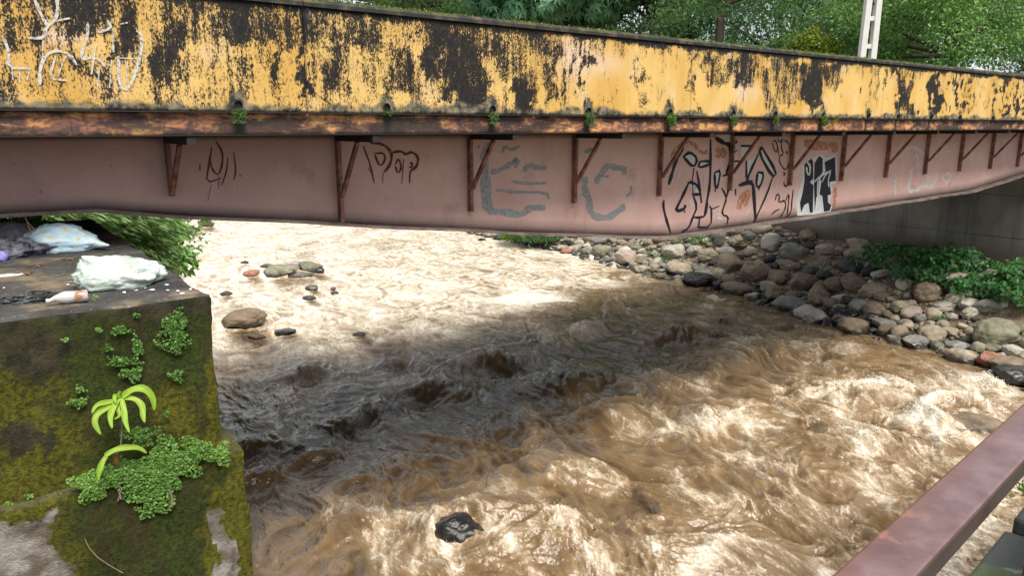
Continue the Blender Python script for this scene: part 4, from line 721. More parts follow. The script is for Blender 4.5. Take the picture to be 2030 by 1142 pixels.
# ================================================================= VEGETATION
def leaf_mat(name, c1, c2, rough=.5, trans=.35):
    m = M(name); h = m.attr('hue'); col = m.mix(h, c1, c2); col = m.mix(m.math('MULTIPLY', m.step(.965, 1.0, h), .7), col, (.22, .16, .03))
    m.done(col, rough, None, .4); tr = m.N.new('ShaderNodeBsdfTranslucent'); m._in(tr, 'Color', m.mix(.5, col, (.25, .35, .03))); mx = m.N.new('ShaderNodeMixShader'); mx.inputs[0].default_value = trans
    m.L.new(m.b.outputs[0], mx.inputs[1]); m.L.new(tr.outputs[0], mx.inputs[2]); m.L.new(mx.outputs[0], m.out.inputs[0]); return m.m
LM = {'mid': leaf_mat('mid_green_leaf', (.10, .22, .085), (.20, .37, .14)), 'dark': leaf_mat('dark_green_leaf', (.05, .13, .06), (.13, .25, .10), .55, .25), 'bright': leaf_mat('bright_green_leaf', (.13, .29, .08), (.28, .47, .14)), 'lime': leaf_mat('yellow_green_leaf', (.14, .19, .02), (.27, .33, .05)),
      'bluish': leaf_mat('bluish_green_leaf', (.10, .27, .14), (.22, .43, .25), .4), 'creeper': leaf_mat('creeper_leaf', (.03, .11, .035), (.09, .24, .08), .4), 'fern': leaf_mat('fern_leaf', (.06, .16, .03), (.20, .36, .07)), 'strap': leaf_mat('lime_strap_leaf', (.20, .36, .02), (.42, .60, .08), .45, .4),
      'bamboo': leaf_mat('narrow_leaf', (.07, .16, .05), (.20, .32, .11), .4), 'dry': leaf_mat('dry_leaf', (.18, .09, .03), (.30, .17, .06), .7, .1)}
m = M('bark'); bark_m = m.done(m.mix(m.noise(6, 6, m.vmap((1, 1, .3))), (.03, .024, .018), (.13, .10, .08)), .9, m.bump(m.noise(20, 5, m.vmap((1, 1, .2))), .6, .02))
def frames(dirs, ups):
    d = dirs / (np.linalg.norm(dirs, axis=1)[:, None] + 1e-9); s_ = np.cross(d, ups); s_ /= np.linalg.norm(s_, axis=1)[:, None] + 1e-9; return d, s_, np.cross(s_, d)
def leaves_np(C, Dr, Up, L, Wd, fold=.18, droop=.15):
    """rhombic leaf of two folded halves: base, left, tip, right"""
    d, s_, u = frames(Dr, Up); L = np.broadcast_to(L, (len(C),))[:, None]; Wd = np.broadcast_to(Wd, (len(C),))[:, None]
    a = C; t = C + d * L - u * L * droop; mid = C + d * L * .45
    l = mid - s_ * Wd / 2 + u * Wd * fold; r = mid + s_ * Wd / 2 + u * Wd * fold
    V = np.stack([a, l, t, r], 1).reshape(-1, 3); k = np.arange(len(C))[:, None] * 4; return V, np.concatenate([k + np.array([[0, 2, 1]]), k + np.array([[0, 3, 2]])])
def foliage(name, C, Dr, Up, L, Wd, mat, parent=None, hue=None, **kw):
    V, Fc = leaves_np(C, Dr, Up, L, Wd, **kw); hue = rng.random(len(C)) if hue is None else hue
    o = mesh_np(name, V, Fc, mat, attrs={'hue': np.repeat(hue, 4)}, smooth=True)
    if parent: adopt(o, parent)
    return o
def unit(n): v = rng.normal(size=(n, 3)); return v / np.linalg.norm(v, axis=1)[:, None]
def tree(label, px, py, depth, rx, rz, nleaf, lsize, mat, nclump=80, kind='tree', palm=False, group='trees growing beyond the bridge', clump=None, lim=None):
    c = at_dist(px, py, depth); gz = float(ground_h(c[None, :2])[0]); root = empty(kind, (c[0], c[1], gz)); tag(root, label, kind.replace('_', ' ') if kind != 'tree' else 'tree', group)
    u = unit(nclump); rr_ = rng.random(nclump) ** .4; cc = c + u * rr_[:, None] * np.array([rx, rx, rz])
    # trunk and limbs
    Vs = []; Fs = []; k0 = 0; fork = np.array([c[0], c[1], max(gz + 1, c[2] - rz * .7)])
    tr = np.linspace([c[0], c[1], gz - .3], fork, 6) + rng.normal(size=(6, 3)) * .06; wr = rx * .03 + .05
    for pts, r0, r1 in [(tr, wr * 1.5, wr)] + [(np.array([fork, (fork * .45 + q * .55) + rng.normal(size=3) * .25 * rx * .2, q]), wr * .55, .02) for q in cc[:14]]:
        V, Fc = tube_np(pts, np.linspace(r0, r1, len(pts)), 6); Vs.append(V); Fs.append(Fc + k0); k0 += len(V)
    adopt(mesh_np('trunk', np.vstack(Vs), np.vstack(Fs), bark_m, smooth=True), root)
    cl_ = rng.integers(nclump, size=nleaf); cs = (clump or rx * .24) * rng.uniform(.6, 1.25, nclump)
    off = rng.normal(size=(nleaf, 3)); off /= np.linalg.norm(off, axis=1)[:, None]; off *= (rng.random(nleaf) ** .45)[:, None]
    P = cc[cl_] + off * cs[cl_][:, None] * np.array([1, 1, .62]); hue = np.clip(rng.normal(.35, .18, nleaf) + (rng.random(nclump)[cl_] - .5) * .5, 0, .96)
    if palm:
        n7 = 7; P = np.repeat(P, n7, 0); hue = np.repeat(hue, n7); ax = np.repeat(off + np.array([0, 0, .6]), n7, 0); a0 = np.tile(np.linspace(0, 2 * math.pi, n7, endpoint=False), nleaf) + np.repeat(rng.random(nleaf) * 6, n7)
        d, s_, uu = frames(ax, np.array([[.1, .2, 1.0]]) + 0 * ax); Dr = s_ * np.cos(a0)[:, None] + uu * np.sin(a0)[:, None] + np.array([0, 0, -.45]); Up = ax; L = lsize * rng.uniform(.8, 1.1, len(P)); Wd = L * .34
    else:
        Dr = off + unit(nleaf) * .9 + np.array([0, 0, -.2]); Up = off * .5 + unit(nleaf) * .7 + np.array([0, 0, .8]); L = lsize * rng.uniform(.6, 1.3, nleaf); Wd = L * .5
    foliage('crown', P, Dr, Up, L, Wd, LM[mat], root, hue); return root
tree('broad leaved tree with drooping finger like leaves just beyond the middle of the yellow parapet', 1085, -60, 43, 6.0, 3.6, 4200, .62, 'bluish', 90, palm=True)
tree('mid green tree at the left end of the tree line above the parapet', 800, -80, 55, 8.5, 4.6, 16000, .38, 'mid', 60)
tree('dark leafy tree between the finger leaved tree and the forked trunk', 1300, -60, 44, 5.4, 4.2, 17000, .24, 'dark', 60)
tree('tall dark tree with forked trunk showing above the parapet left of the yellow green shrub', 1440, -110, 36, 5.5, 4.0, 15000, .22, 'mid', 56)
tree('small yellow green bushy tree left of the concrete pole', 1618, 98, 34, 1.3, .85, 3600, .17, 'lime', 34, clump=.34)
tree('dark feathery tree directly behind the concrete pole', 1690, -20, 43, 5.4, 4.6, 19000, .22, 'dark', 64)
tree('bright green full crowned tree at the right end of the tree line', 1905, -10, 31, 4.4, 3.5, 26000, .17, 'bright', 90)
tree('dark tree half hidden behind the bright green tree at the right', 2110, -30, 40, 5.5, 5.0, 15000, .22, 'dark', 60)
tree('green tree filling the gap right of the concrete pole', 1790, 10, 36, 4.2, 3.6, 17000, .19, 'mid', 70)
for px, dp, rx in ((660, 84, 10), (860, 64, 7), (1090, 55, 8), (1330, 60, 8), (1560, 58, 8), (1800, 60, 9), (2060, 58, 9)):
    tree({660: 'leftmost tree of the far dark row, low over the parapet', 860: 'far dark tree behind the mid green tree at the left', 1090: 'far dark tree behind the finger leaved tree', 1330: 'far dark tree filling the gaps left of the forked trunk', 1560: 'far dark tree behind the yellow green bushy tree', 1800: 'far dark tree just right of the concrete pole, in the rear row', 2060: 'far dark tree at the right edge in the rear row'}[px], px, 20, dp, rx, 5.5, 9000, .36, 'dark', 60, group='far row of dark trees')
# low grey green shrubs just behind the parapet
for px, py, r_, mt, lb in ((1560, 95, .8, 'mid', 'dull green shrub left of the yellow green bushy tree'), (1680, 118, .7, 'mid', 'dull green shrub at the foot of the concrete pole'), (1345, 60, .9, 'dark', 'dark shrub peeping over the middle of the parapet'), (1840, 135, 1.0, 'mid', 'green shrub under the bright green tree')):
    tree(lb, px, py, 41, r_ * 1.5, r_ * .9, 3000, .2, mt, 30, kind='shrub', clump=.4, group='shrubs showing over the parapet')
# trees added on the right bank beyond the bridge to block low sky
for (x, y, r_, z_, lb) in ((9.5, 33.5, 2.6, 4.4, 'dense tree added right behind the girder to block low sky'), (13.5, 30.5, 3.0, 4.6, 'dense tree added behind the far end of the concrete wall to block low sky'), (5.5, 39.5, 2.8, 4.4, 'tree added behind the sunlit gravel bank to block low sky'), (17.5, 33.0, 3.4, 5.0, 'bushy tree added behind the concrete wall beyond the bridge to block low sky')):
    c_ = np.array([x, y, z_]); X_, Y_ = to_px(c_); dep = y * math.cos(PITCH) - (z_ - EYE) * math.sin(PITCH); tree(lb, float(X_), float(Y_), dep, r_, 3.2, 9000, .3, 'mid', 50, group='trees added beyond the bridge to block low sky')
# creeper on the right bank
def heart(C, Nrm, Dr, L):
    d, s_, u = frames(Dr, Nrm); o_ = [(0, 0, 0), (-.12, -.42, .08), (.35, -.5, .1), (1, 0, -.12), (.35, .5, .1), (-.12, .42, .08)]
    V = np.stack([C + d * (a * L)[:, None] + s_ * (c_ * L)[:, None] + u * (e * L)[:, None] for a, c_, e in o_], 1).reshape(-1, 3); k = np.arange(len(C))[:, None] * 6
    return V, np.concatenate([k + np.array([[0, 1, 2, 3]]), k + np.array([[0, 3, 4, 5]])])
for px, by, rx, ry, hz, n, lb in ((1785, 522, 1.1, .8, .6, 900, 'dark creeper mound deepest under the bridge by the concrete wall'), (1880, 552, 1.35, 1.0, .92, 2300, 'largest leafy creeper mound behind the pinkish block shaped boulder'), (1960, 575, 1.1, .9, .42, 1500, 'creeper spreading over stones between the big mound and the right edge'), (2035, 592, 1.0, 1.0, .75, 1600, 'bright creeper mound at the right edge of the picture'), (2050, 545, 1.0, .7, .4, 700, 'creeper clump against the concrete wall at the right edge')):
    P0 = ground_hit(px, by); r0 = empty('creeper', P0); tag(r0, lb, 'creeper', 'creepers on the right bank')
    th = rng.random(n) * 6.283; ph = np.arccos(rng.random(n) ** .8); nn_ = np.column_stack([np.cos(th) * np.sin(ph), np.sin(th) * np.sin(ph), np.cos(ph)])
    jt = 1 + fbm(nn_ * 2.2 + px, 3) * .42; C = P0 + np.array([0, .25, -.05]) + nn_ * np.array([rx, ry, hz]) * jt[:, None] * rng.uniform(.8, 1.03, n)[:, None]
    C[:, 2] = np.maximum(C[:, 2], ground_h(C[:, :2]) + .05)
    V, Fc = heart(C, nn_ + unit(n) * .45 + np.array([0, -.2, .4]), unit(n) * .7 + nn_ * .5 + np.array([0, 0, -.35]), rng.uniform(.07, .13, n))
    adopt(mesh_np('leaves', V, Fc, LM['creeper'], attrs={'hue': np.repeat(np.clip(rng.normal(.4, .25, n), 0, .95), 6)}), r0)
    Vs = []; Fs = []; k0 = 0
    for i in range(40): Vt, Ft = tube_np([P0 + np.array([0, .25, 0]), (P0 + C[i]) / 2 + np.array([0, 0, .1]), C[i]], [.012, .009, .004], 4); Vs.append(Vt); Fs.append(Ft + k0); k0 += len(Vt)
    adopt(mesh_np('stem', np.vstack(Vs), np.vstack(Fs), bark_m), r0)
# sprigs among the stones and the grassy tip of the far bank
def tuft(label, P, n, L, mat, spread=.25, cat='grass tuft', kind='grass_tuft', group=None, wid=.1):
    P = np.asarray(P); C = P + np.column_stack([np.clip(rng.normal(size=(n, 2)), -1.4, 1.4) * spread, np.abs(rng.normal(size=n)) * spread * .3]); Dr = rng.normal(size=(n, 3)) * .6 + np.array([0, 0, .9])
    o = foliage(kind, C, Dr, unit(n), L * rng.uniform(.5, 1.2, n), L * wid, LM[mat], droop=.35); return tag(o, label, cat, group)
for px, py, n, L, sp, lb in ((1390, 483, 260, .22, .35, 'green weeds in the gravel just under the girder where it angles up'), (1350, 480, 120, .2, .2, 'small green weeds left of the bigger patch under the girder'), (1325, 520, 90, .16, .18, 'little green weed beside the long cream boulder'), (1290, 505, 80, .16, .2, 'weed sprig among pale stones of the gravel bank'), (1862, 640, 70, .13, .08, 'small green sprig between the boulders of the right bank'), (1545, 470, 100, .2, .2, 'green weeds on top of the shaded stone pile')):
    tuft(lb, ground_hit(px, py) + np.array([0, 0, .05]), n, L, 'mid', sp, 'weed', 'weed', wid=.16)
for px, py, n, lb in ((1030, 480, 900, 'bright grass clump hanging over the tip of the far bank'), (1075, 484, 700, 'dark overhanging grass right of the bright clump on the far bank')):
    tuft(lb, at_z(px, py, .2) + np.array([0, .3, .1]), n, .38, 'fern' if px < 1050 else 'dark', .55, group='grass on the far bank')
tuft('green grass on the mossy stone at the far left of the river', at_z(407, 445, .35), 80, .35, 'bamboo', .2)
# drooping bush on the left bank
bush = empty('drooping_bush', bp(.8, 17, 2.6)); tag(bush, 'drooping green bush with narrow leaves hanging over the river behind the mossy block', 'bush')
Cs, Ds, Us, Ls, Ws, Hs = [], [], [], [], [], []; SV = []; SF = []; k0 = 0
for i in range(560):
    t_ = rng.random(); px = 60 + 300 * t_ + rng.normal() * 8; lo_y = 425 + 5; hi_y = np.interp(px, [40, 110, 190, 260, 310, 345, 370], [455, 462, 500, 528, 555, 545, 490]); py = rng.uniform(lo_y, hi_y) if rng.random() < .8 else hi_y - abs(rng.normal()) * 10
    Dd = rng.uniform(15.5, 19.0); tip = at_perp(px, py, Dd); L_ = rng.uniform(1.1, 2.4); base_ = tip + (-b_dir * rng.uniform(.5, 1.0) - n_dir * rng.uniform(-.1, .5)) * L_ + np.array([0, 0, -.25 + rng.uniform(-.2, .45)]); midp = (tip + base_) / 2 + np.array([0, 0, .28 * L_])
    tt_ = np.linspace(0, 1, 7)[:, None]; pts = base_ * (1 - tt_) ** 2 + 2 * midp * tt_ * (1 - tt_) + tip * tt_ ** 2
    Vt, Ft = tube_np(pts, np.linspace(.008, .002, 7), 4); SV.append(Vt); SF.append(Ft + k0); k0 += len(Vt)
    nl = 24; q = rng.uniform(.15, 1, nl)[:, None]; C = base_ * (1 - q) ** 2 + 2 * midp * q * (1 - q) + tip * q ** 2; tg = (tip - base_) / np.linalg.norm(tip - base_); sd = np.cross(tg, [0, 0, 1])
    Cs.append(C); Ds.append(tg * .8 + sd * rng.choice([-1, 1], nl)[:, None] * rng.uniform(.3, .9, nl)[:, None] + np.array([0, 0, -.35])); Us.append(np.array([[0, 0, 1.0]]) + unit(nl) * .5); ll = rng.uniform(.16, .34, nl); Ls.append(ll); Ws.append(ll * .24); Hs.append(np.clip(rng.normal(.3 + .4 * t_, .2, nl), 0, .97))
foliage('leaves', np.vstack(Cs), np.vstack(Ds), np.vstack(Us), np.concatenate(Ls), np.concatenate(Ws), LM['bamboo'], bush, np.concatenate(Hs)); adopt(mesh_np('branches', np.vstack(SV), np.vstack(SF), bark_m), bush)
tree('leafy dark shrub on the left bank directly behind the litter', 95, 428, 17.5, 2.0, .85, 5200, .2, 'bright', 36, kind='shrub', clump=.35, group='shrubs of the left bank')
tree('deep green shrub filling the bank behind the drooping bush', 225, 480, 19.5, 2.0, 1.2, 6500, .22, 'bright', 44, kind='shrub', clump=.55, group='shrubs of the left bank')
tuft('yellow green weeds at the left edge behind the litter', at_z(35, 452, 4.5), 300, .10, 'fern', .16, 'weed', 'weed')
tuft('pale weeds between the grey bag and the light blue bag', at_z(60, 462, 4.5), 160, .07, 'lime', .1, 'weed', 'weed')
for (a, c_, lb) in (((46, 418), (62, 462), 'dry pale stalk leaning before the girder at the left edge'), ((56, 440), (70, 458), 'short pale stalk beside the longer one at the left edge')):
    V, Fc = tube_np([at_perp(*c_, 6.9), at_perp(*a, 6.9)], [.006, .003], 5); tag(mesh_np('dry_stalk', V, Fc, LM['dry'], attrs={'hue': np.full(len(V), .9)}), lb, 'stalk')
# weeds rooted in the drain holes, moss strings
for i, (px, n, L, lb) in enumerate(((470, 240, .035, 'moss and weed growing in the leftmost drain hole'), (765, 60, .03, 'thin moss at the second drain hole'), (975, 200, .045, 'weed hanging from the third drain hole'), (1165, 300, .055, 'weed hanging down from the fourth drain hole'), (1327, 320, .07, 'longest weed hanging from a drain hole above the outlined graffiti'), (1452, 160, .06, 'dark weed strings under the sixth drain hole'), (1535, 90, .05, 'thin weed under the seventh drain hole'), (1631, 260, .07, 'bright weed hanging above the block letters graffiti'), (1655, 60, .05, 'small light green weed on the ledge right of the block letters'))):
    z0 = 5.635; s0 = float(S_of(at_perp(px, 222, D_PAR))); C = np.array([bp(s0 + np.clip(rng.normal(), -1.5, 1.5) * .03, D_PAR - .03 - abs(rng.normal()) * .012, z0 - min(1.6, abs(rng.normal())) * (.062 if i not in (1, 8) else .02)) for _ in range(int(n * 1.8))]); n = len(C)
    o = foliage('weed', C, rng.normal(size=(n, 3)) * .6 + n_dir * .3 + np.array([0, 0, -.5]), unit(n) + n_dir, L * .75 * rng.uniform(.4, 1.1, n), L * .16, LM['fern' if i in (4, 7, 8) else 'bamboo'], droop=.4); tag(o, lb, 'weed')
n = 9000; s_ = rng.uniform(-3, 24, n); keepm = noise(np.column_stack([s_ * 1.3, s_ * 0, s_ * 0])) + rng.normal(size=n) * .15 > -.12; s_ = s_[keepm]; n = len(s_)
C = b_dir * s_[:, None] - n_dir * (D_PAR + rng.uniform(-.02, .12, n))[:, None] + np.array([0, 0, 1.0]) * (6.528 + rng.uniform(0, .008, n))[:, None]
mo = foliage('cap_moss', C, rng.normal(size=(n, 3)) + np.array([0, 0, .8]), unit(n), rng.uniform(.012, .035, n), .012, LM['lime']); adopt(mo, bridge); mo['kind'] = 'stuff'; mo['label'] = 'yellow green moss along the top of the parapet'
for px, mt, s0 in ((830, 'dry', .07), (1045, 'dry', .07), (1150, 'dry', .06)):
    sx = float(S_of(at_perp(px, 30, D_PAR))); P = bp(sx, D_PAR + .1, 6.545); o = foliage('fallen_leaf', np.array([P, P + b_dir * .03]), np.array([b_dir + [0, 0, .5], -b_dir + [0, 0, .7]]), np.array([[0, 0, 1.0], [0, -.3, 1]]), s0, s0 * .6, LM['dry']); tag(o, {830: 'dry brown leaf on the parapet top nearest the left', 1045: 'dry leaf on the parapet top in the middle', 1150: 'dry leaf on the parapet top below the finger leaved tree'}[px], 'leaf')
# fern cushions on the block
def discs(name, els, n_per, r0, mat, label, front=4.44, hue=(.5, .28), bul=.28):
    Cc = []; tot = sum(e[2] * e[3] for e in els); hh_ = []
    for cx, cy, ax, ay, *q in els:
        n = max(10, int(n_per * ax * ay / tot * (q[0] if q else 1))); th = rng.random(n) * 6.283; lob = 1 + .35 * np.sin(th * 3 + cx) + .25 * np.sin(th * 5 + cy); rr_ = rng.random(n) ** .62 * lob * 1.05
        X_ = cx + ax * rr_ * np.cos(th); Y_ = cy + ay * rr_ * np.sin(th); bulge = np.clip(1 - rr_ ** 2, 0, 1) * min(ax, ay) / F * 4.3 * bul + np.abs(rng.normal(size=n)) * .006
        for x_, y_, bb in zip(X_, Y_, bulge): Cc.append(at_perp(x_, y_, front - bb - rng.random() * .008)); 
        hh_.append(np.clip(rng.normal(hue[0] + (.45 if cx < 200 or cx > 425 else 0), hue[1], n), 0, .95))
    C = np.array(Cc); n = len(C); Nr = n_dir * .8 + unit(n) * .7 + np.array([0, 0, .7]); d, s1, u = frames(unit(n), Nr); r_ = r0 * rng.uniform(.5, 1.2, n)
    V = np.stack([C + (d * math.cos(a) + s1 * math.sin(a) * .75) * r_[:, None] for a in np.linspace(0, 6.283, 6, endpoint=False)], 1).reshape(-1, 3); Fc = np.arange(n)[:, None] * 6 + np.arange(6)[None]
    o = mesh_np(name, V, Fc, mat, attrs={'hue': np.repeat(np.concatenate(hh_), 6)}); return o
o = discs('fern_cushion', [(185, 965, 38, 26), (225, 945, 40, 26), (262, 935, 42, 26), (300, 945, 50, 42), (340, 915, 50, 34), (390, 898, 45, 24), (432, 900, 26, 18), (300, 985, 34, 30), (280, 865, 28, 20, .7), (330, 940, 40, 30), (292, 1015, 20, 12, .5)], 12500, .0085, LM['fern'], '')
tag(o, 'thick cushion of tiny round leaved ferns along the ledge of the mossy block', 'ferns', None, 'stuff')
o = discs('small_ferns', [(350, 650, 20, 26, 1.2), (345, 690, 12, 12), (240, 655, 18, 8), (240, 717, 28, 9), (272, 690, 10, 22), (262, 742, 22, 12), (158, 772, 10, 6), (155, 798, 18, 9), (350, 745, 12, 12), (296, 1060, 12, 16), (300, 1030, 10, 10), (215, 690, 8, 5), (375, 965, 9, 18), (130, 675, 5, 4), (330, 820, 6, 5), (20, 1003, 12, 6), (60, 985, 8, 4), (345, 660, 26, 40, .35), (190, 590, 5, 4), (300, 1110, 10, 8), (270, 625, 8, 5), (195, 655, 6, 5), (125, 980, 8, 4)], 4200, .0080, LM['fern'], '', 4.53, (.3, .3), .1)
tag(o, 'scattered little fern patches dotting the face of the mossy block', 'ferns', None, 'stuff')
# lime strap leaved plant
plant = empty('lime_plant', at_perp(240, 900, 4.40)); tag(plant, 'young plant with bright lime drooping leaves growing from the face of the mossy block', 'plant')
def strap(pts, w, dz, twist=0.0):
    w *= .60
    P = []
    for i, (x, y) in enumerate(pts): P.append(at_perp(x, y, 4.36 - dz * i / (len(pts) - 1)))
    P = np.array(P); Q = [P[0]]
    for i in range(len(P) - 1): Q += [P[i] * .75 + P[i + 1] * .25, P[i] * .25 + P[i + 1] * .75]
    Q.append(P[-1]); P = np.array(Q); n = len(P); V = []; T = np.gradient(P, axis=0); wm = w / F * 4.3
    for i in range(n):
        t = T[i] / np.linalg.norm(T[i]); sd = np.cross(t, n_dir * .75 + np.array([0, 0, .65])); sd /= np.linalg.norm(sd); up = np.cross(sd, t); ww = wm * math.sin(math.pi * (0.12 + .86 * i / (n - 1))) ** .7 * (1 + .14 * math.sin(i * 2.1)) * .5
        V += [P[i] - sd * ww + up * ww * .6 * (1 + .7 * math.sin(i * 1.7)), P[i], P[i] + sd * ww + up * ww * .6 * (1 + .7 * math.cos(i * 1.9))]
    Fc = [[3 * i + a, 3 * i + a + 1, 3 * i + a + 4, 3 * i + a + 3] for i in range(n - 1) for a in (0, 1)]
    o = mesh_np('leaf', V, Fc, LM['strap'], attrs={'hue': np.repeat(np.linspace(.9, .3, n), 3) * rng.uniform(.5, 1)}, smooth=True); mo_ = o.modifiers.new('s', 'SUBSURF'); mo_.levels = mo_.render_levels = 1; adopt(o, plant); return o
for pts, w, dz in (([(238, 792), (215, 798), (190, 803), (182, 820)], 16, .06), ([(236, 792), (213, 808), (190, 822), (186, 842), (200, 862)], 20, .10), ([(236, 790), (224, 808), (217, 828), (222, 850)], 18, .12), ([(240, 790), (246, 812), (247, 835), (256, 858)], 17, .14), ([(242, 788), (262, 772), (288, 771), (303, 788), (306, 814)], 24, .07), ([(244, 790), (268, 790), (284, 808), (282, 825), (287, 838)], 19, .12), ([(238, 790), (236, 780), (240, 777)], 14, .02), ([(240, 795), (232, 812), (240, 825), (226, 832)], 12, .08), ([(236, 790), (228, 782), (226, 790), (230, 800)], 12, .05), ([(208, 905), (225, 893), (252, 888), (275, 888), (291, 899)], 19, .03), ([(212, 904), (202, 918), (196, 935), (195, 953)], 17, .05)): strap(pts, w, dz)
V, Fc = tube_np([at_perp(x, y, d_) for x, y, d_ in ((232, 925, 4.44), (230, 905, 4.40), (240, 880, 4.38), (242, 840, 4.37), (239, 792, 4.36))], [.012, .010, .004, .0035, .003], 6); adopt(mesh_np('stem', V, Fc, bpy.data.materials['root_bark'], smooth=True), plant)
V, Fc = tube_np([at_perp(228, 900, 4.39), at_perp(230, 915, 4.39), at_perp(236, 926, 4.43)], [.012, .016, .01], 8); adopt(mesh_np('bulb', V, Fc, LM['dry'], smooth=True, attrs={'hue': np.zeros(len(V))}), plant)

# ================================================================= LITTER on the block
def plastic(name, c1, c2, c3=None, rough=.3, sss=.0, sc_=7, alpha=1):
    m = M(name); n1 = m.noise(sc_, 5, None, .6, .5); col = m.mix(m.step(.42, .62, n1), c1, c2)
    if c3: col = m.mix(m.math('MULTIPLY', m.step(.56, .70, m.noise(sc_ * 1.6, 4, m.vmap((1, 1, 1.4)))), .9), col, c3)
    return m.done(col, rough, m.bump(m.noise(28, 5, m.vmap((1, 1, 2.5)), .6, 1.5), .7, .012), .5, Alpha=alpha)
def bag(label, name, P, ax, rotz, mat, seed, knot=None, crumple=.10, sub=5, flat=.5):
    bm = bmesh.new(); bmesh.ops.create_icosphere(bm, subdivisions=sub, radius=1); V = np.array([v.co[:] for v in bm.verts])
    dsp = fbm(V * 1.0 + seed, 2) * .20 + (ridged(V * 1.7 + seed, 3) - .5) * crumple * 1.1 + (ridged(V * 5 + seed, 3) - .5) * crumple * .45
    V = V * (1 + dsp)[:, None]; V[:, 2] = np.where(V[:, 2] < -flat, -flat + (V[:, 2] + flat) * .1, V[:, 2])
    if knot is not None:
        k = np.asarray(knot, float); k /= np.linalg.norm(k); w = np.clip(V @ k / np.linalg.norm(V, axis=1), 0, 1) ** 60 * .45 + np.clip(V @ k / np.linalg.norm(V, axis=1), 0, 1) ** 9 * .15; V = V + k * w[:, None]
    for v, c_ in zip(bm.verts, V): v.co = Vector(c_ * np.array(ax))
    me = bpy.data.meshes.new(name); bm.to_mesh(me); bm.free(); o = link(name, me, mat, smooth=True); o.location = P + np.array([0, 0, ax[2] * (flat - .03)]); o.rotation_euler = (0, 0, rotz); return tag(o, label, 'bag' if 'bag' in name else 'litter')
T = 4.5; ang = math.atan2(b_dir[1], b_dir[0])
P = at_z(236, 566, T); bag('large knotted white plastic bag of greenish rubbish near the front edge of the block', 'garbage_bag', P, (.255, .17, .125), ang - .25, plastic('white_bag', (.40, .48, .42), (.66, .72, .73), (.26, .31, .12), .2, sc_=6), 3.1, (-.5, -.3, .9), .16)
P = at_z(118, 496, T); bag('light blue plastic bag with yellow print lying at the back of the block', 'garbage_bag', P, (.27, .18, .15), ang - .5, plastic('blue_bag', (.52, .72, .82), (.66, .80, .86), (.62, .62, .25), .3), 8.2, (.8, -.2, -.1), .13)
P = at_z(22, 482, T); bag('pale grey bag at the left edge behind the black bag', 'garbage_bag', P, (.24, .15, .13), ang, plastic('grey_bag', (.36, .37, .42), (.55, .56, .62), None, .4), 5.5, None, .13)
P = at_z(25, 508, T); bag('torn black and grey plastic bag at the left edge', 'garbage_bag', P, (.22, .12, .10), ang, plastic('black_bag', (.03, .03, .04), (.20, .20, .25), None, .3, sc_=10), 9.5, (.8, -.3, .1), .2)
P = at_z(2, 516, T); bag('small violet blue plastic piece at the left edge', 'plastic_scrap', P, (.05, .05, .05), ang, plastic('violet_plastic', (.22, .2, .62), (.35, .33, .8), None, .35), 2.5, None, .15, 3)
for i, (x, y, a, lb) in enumerate(((68, 490, .05, 'brown rotting peel heap left of the light blue bag'), (80, 500, .045, 'brown peel at the front of the rotting heap'), (100, 500, .06, 'long brown peel lying under the light blue bag'), (62, 499, .04, 'small brown scrap beside the black bag'))):
    bag(lb, 'food_scrap', at_z(x, y, T), (a * 1.4, a * .7, a * .7), ang + i, plastic('rotting_brown' + '' if i == 0 else 'rotting_brown', (.10, .04, .015), (.30, .15, .06), None, .6, sc_=25) if i == 0 else bpy.data.materials['rotting_brown'], i + 12.3, None, .28, 4)
bag('crumpled black plastic sheet lying left of the bottle', 'plastic_sheet', at_z(62, 596, T), (.135, .075, .035), ang, plastic('crumpled_black', (.012, .013, .014), (.07, .075, .08), (.02, .05, .01), .35, sc_=14), 21.3, (1, 0, 0), .42, 5, .35)
bag('thin white plastic film at the left edge of the block top', 'plastic_film', at_z(12, 547, T), (.13, .05, .008), ang, plastic('white_film', (.7, .72, .74), (.8, .8, .8), None, .3), 31.3, None, .3, 4, .3)
# bottle lying on its side
m = M('milky_bottle'); bt = m.done(m.mix(m.step(.50, .62, m.noise(9, 4)), (.62, .60, .60), (.38, .22, .12)), .22, m.bump(m.noise(14, 3), .25, .01), .5); bt.node_tree.nodes['Principled BSDF'].inputs['Transmission Weight'].default_value = .25
prof = [(0, .011), (.004, .0135), (.018, .0135), (.02, .0115), (.045, .016), (.075, .029), (.10, .036), (.14, .0365), (.145, .034), (.15, .0365), (.20, .037), (.213, .034), (.216, .018)]
V = []; k = 20; P = at_z(137, 600, T); A0 = P - b_dir * .112 + np.array([0, 0, .036]) - n_dir * .0
bx = b_dir * .97 + n_dir * .15; by_ = np.cross([0, 0, 1], bx)
for u_, r_ in prof:
    for j in range(k): th = 2 * math.pi * j / k; V.append(A0 + bx * u_ + by_ * r_ * math.cos(th) + np.array([0, 0, 1]) * (r_ * math.sin(th) * (.92 if u_ > .1 else 1) - .012 * (u_ < .03)))
Fc = [[i * k + j, i * k + (j + 1) % k, (i + 1) * k + (j + 1) % k, (i + 1) * k + j] for i in range(len(prof) - 1) for j in range(k)] + [list(range(k)), list(range((len(prof) - 1) * k, len(prof) * k))]
o = mesh_np('plastic_bottle', V, Fc, bt, smooth=True); fixn(o); tag(o, 'milky plastic bottle with brown dregs lying on its side in front of the white bag', 'bottle')
flm = plastic('white_flake', (.6, .63, .66), (.75, .77, .78), None, .5)
spots = [(330, 566, .022), (300, 576, .022), (270, 577, .012), (333, 577, .012), (352, 578, .013), (362, 583, .016), (378, 575, .010), (140, 560, .016), (8, 572, .012), (135, 566, .014), (160, 516, .012), (246, 581, .01), (288, 572, .008), (380, 572, .012)]
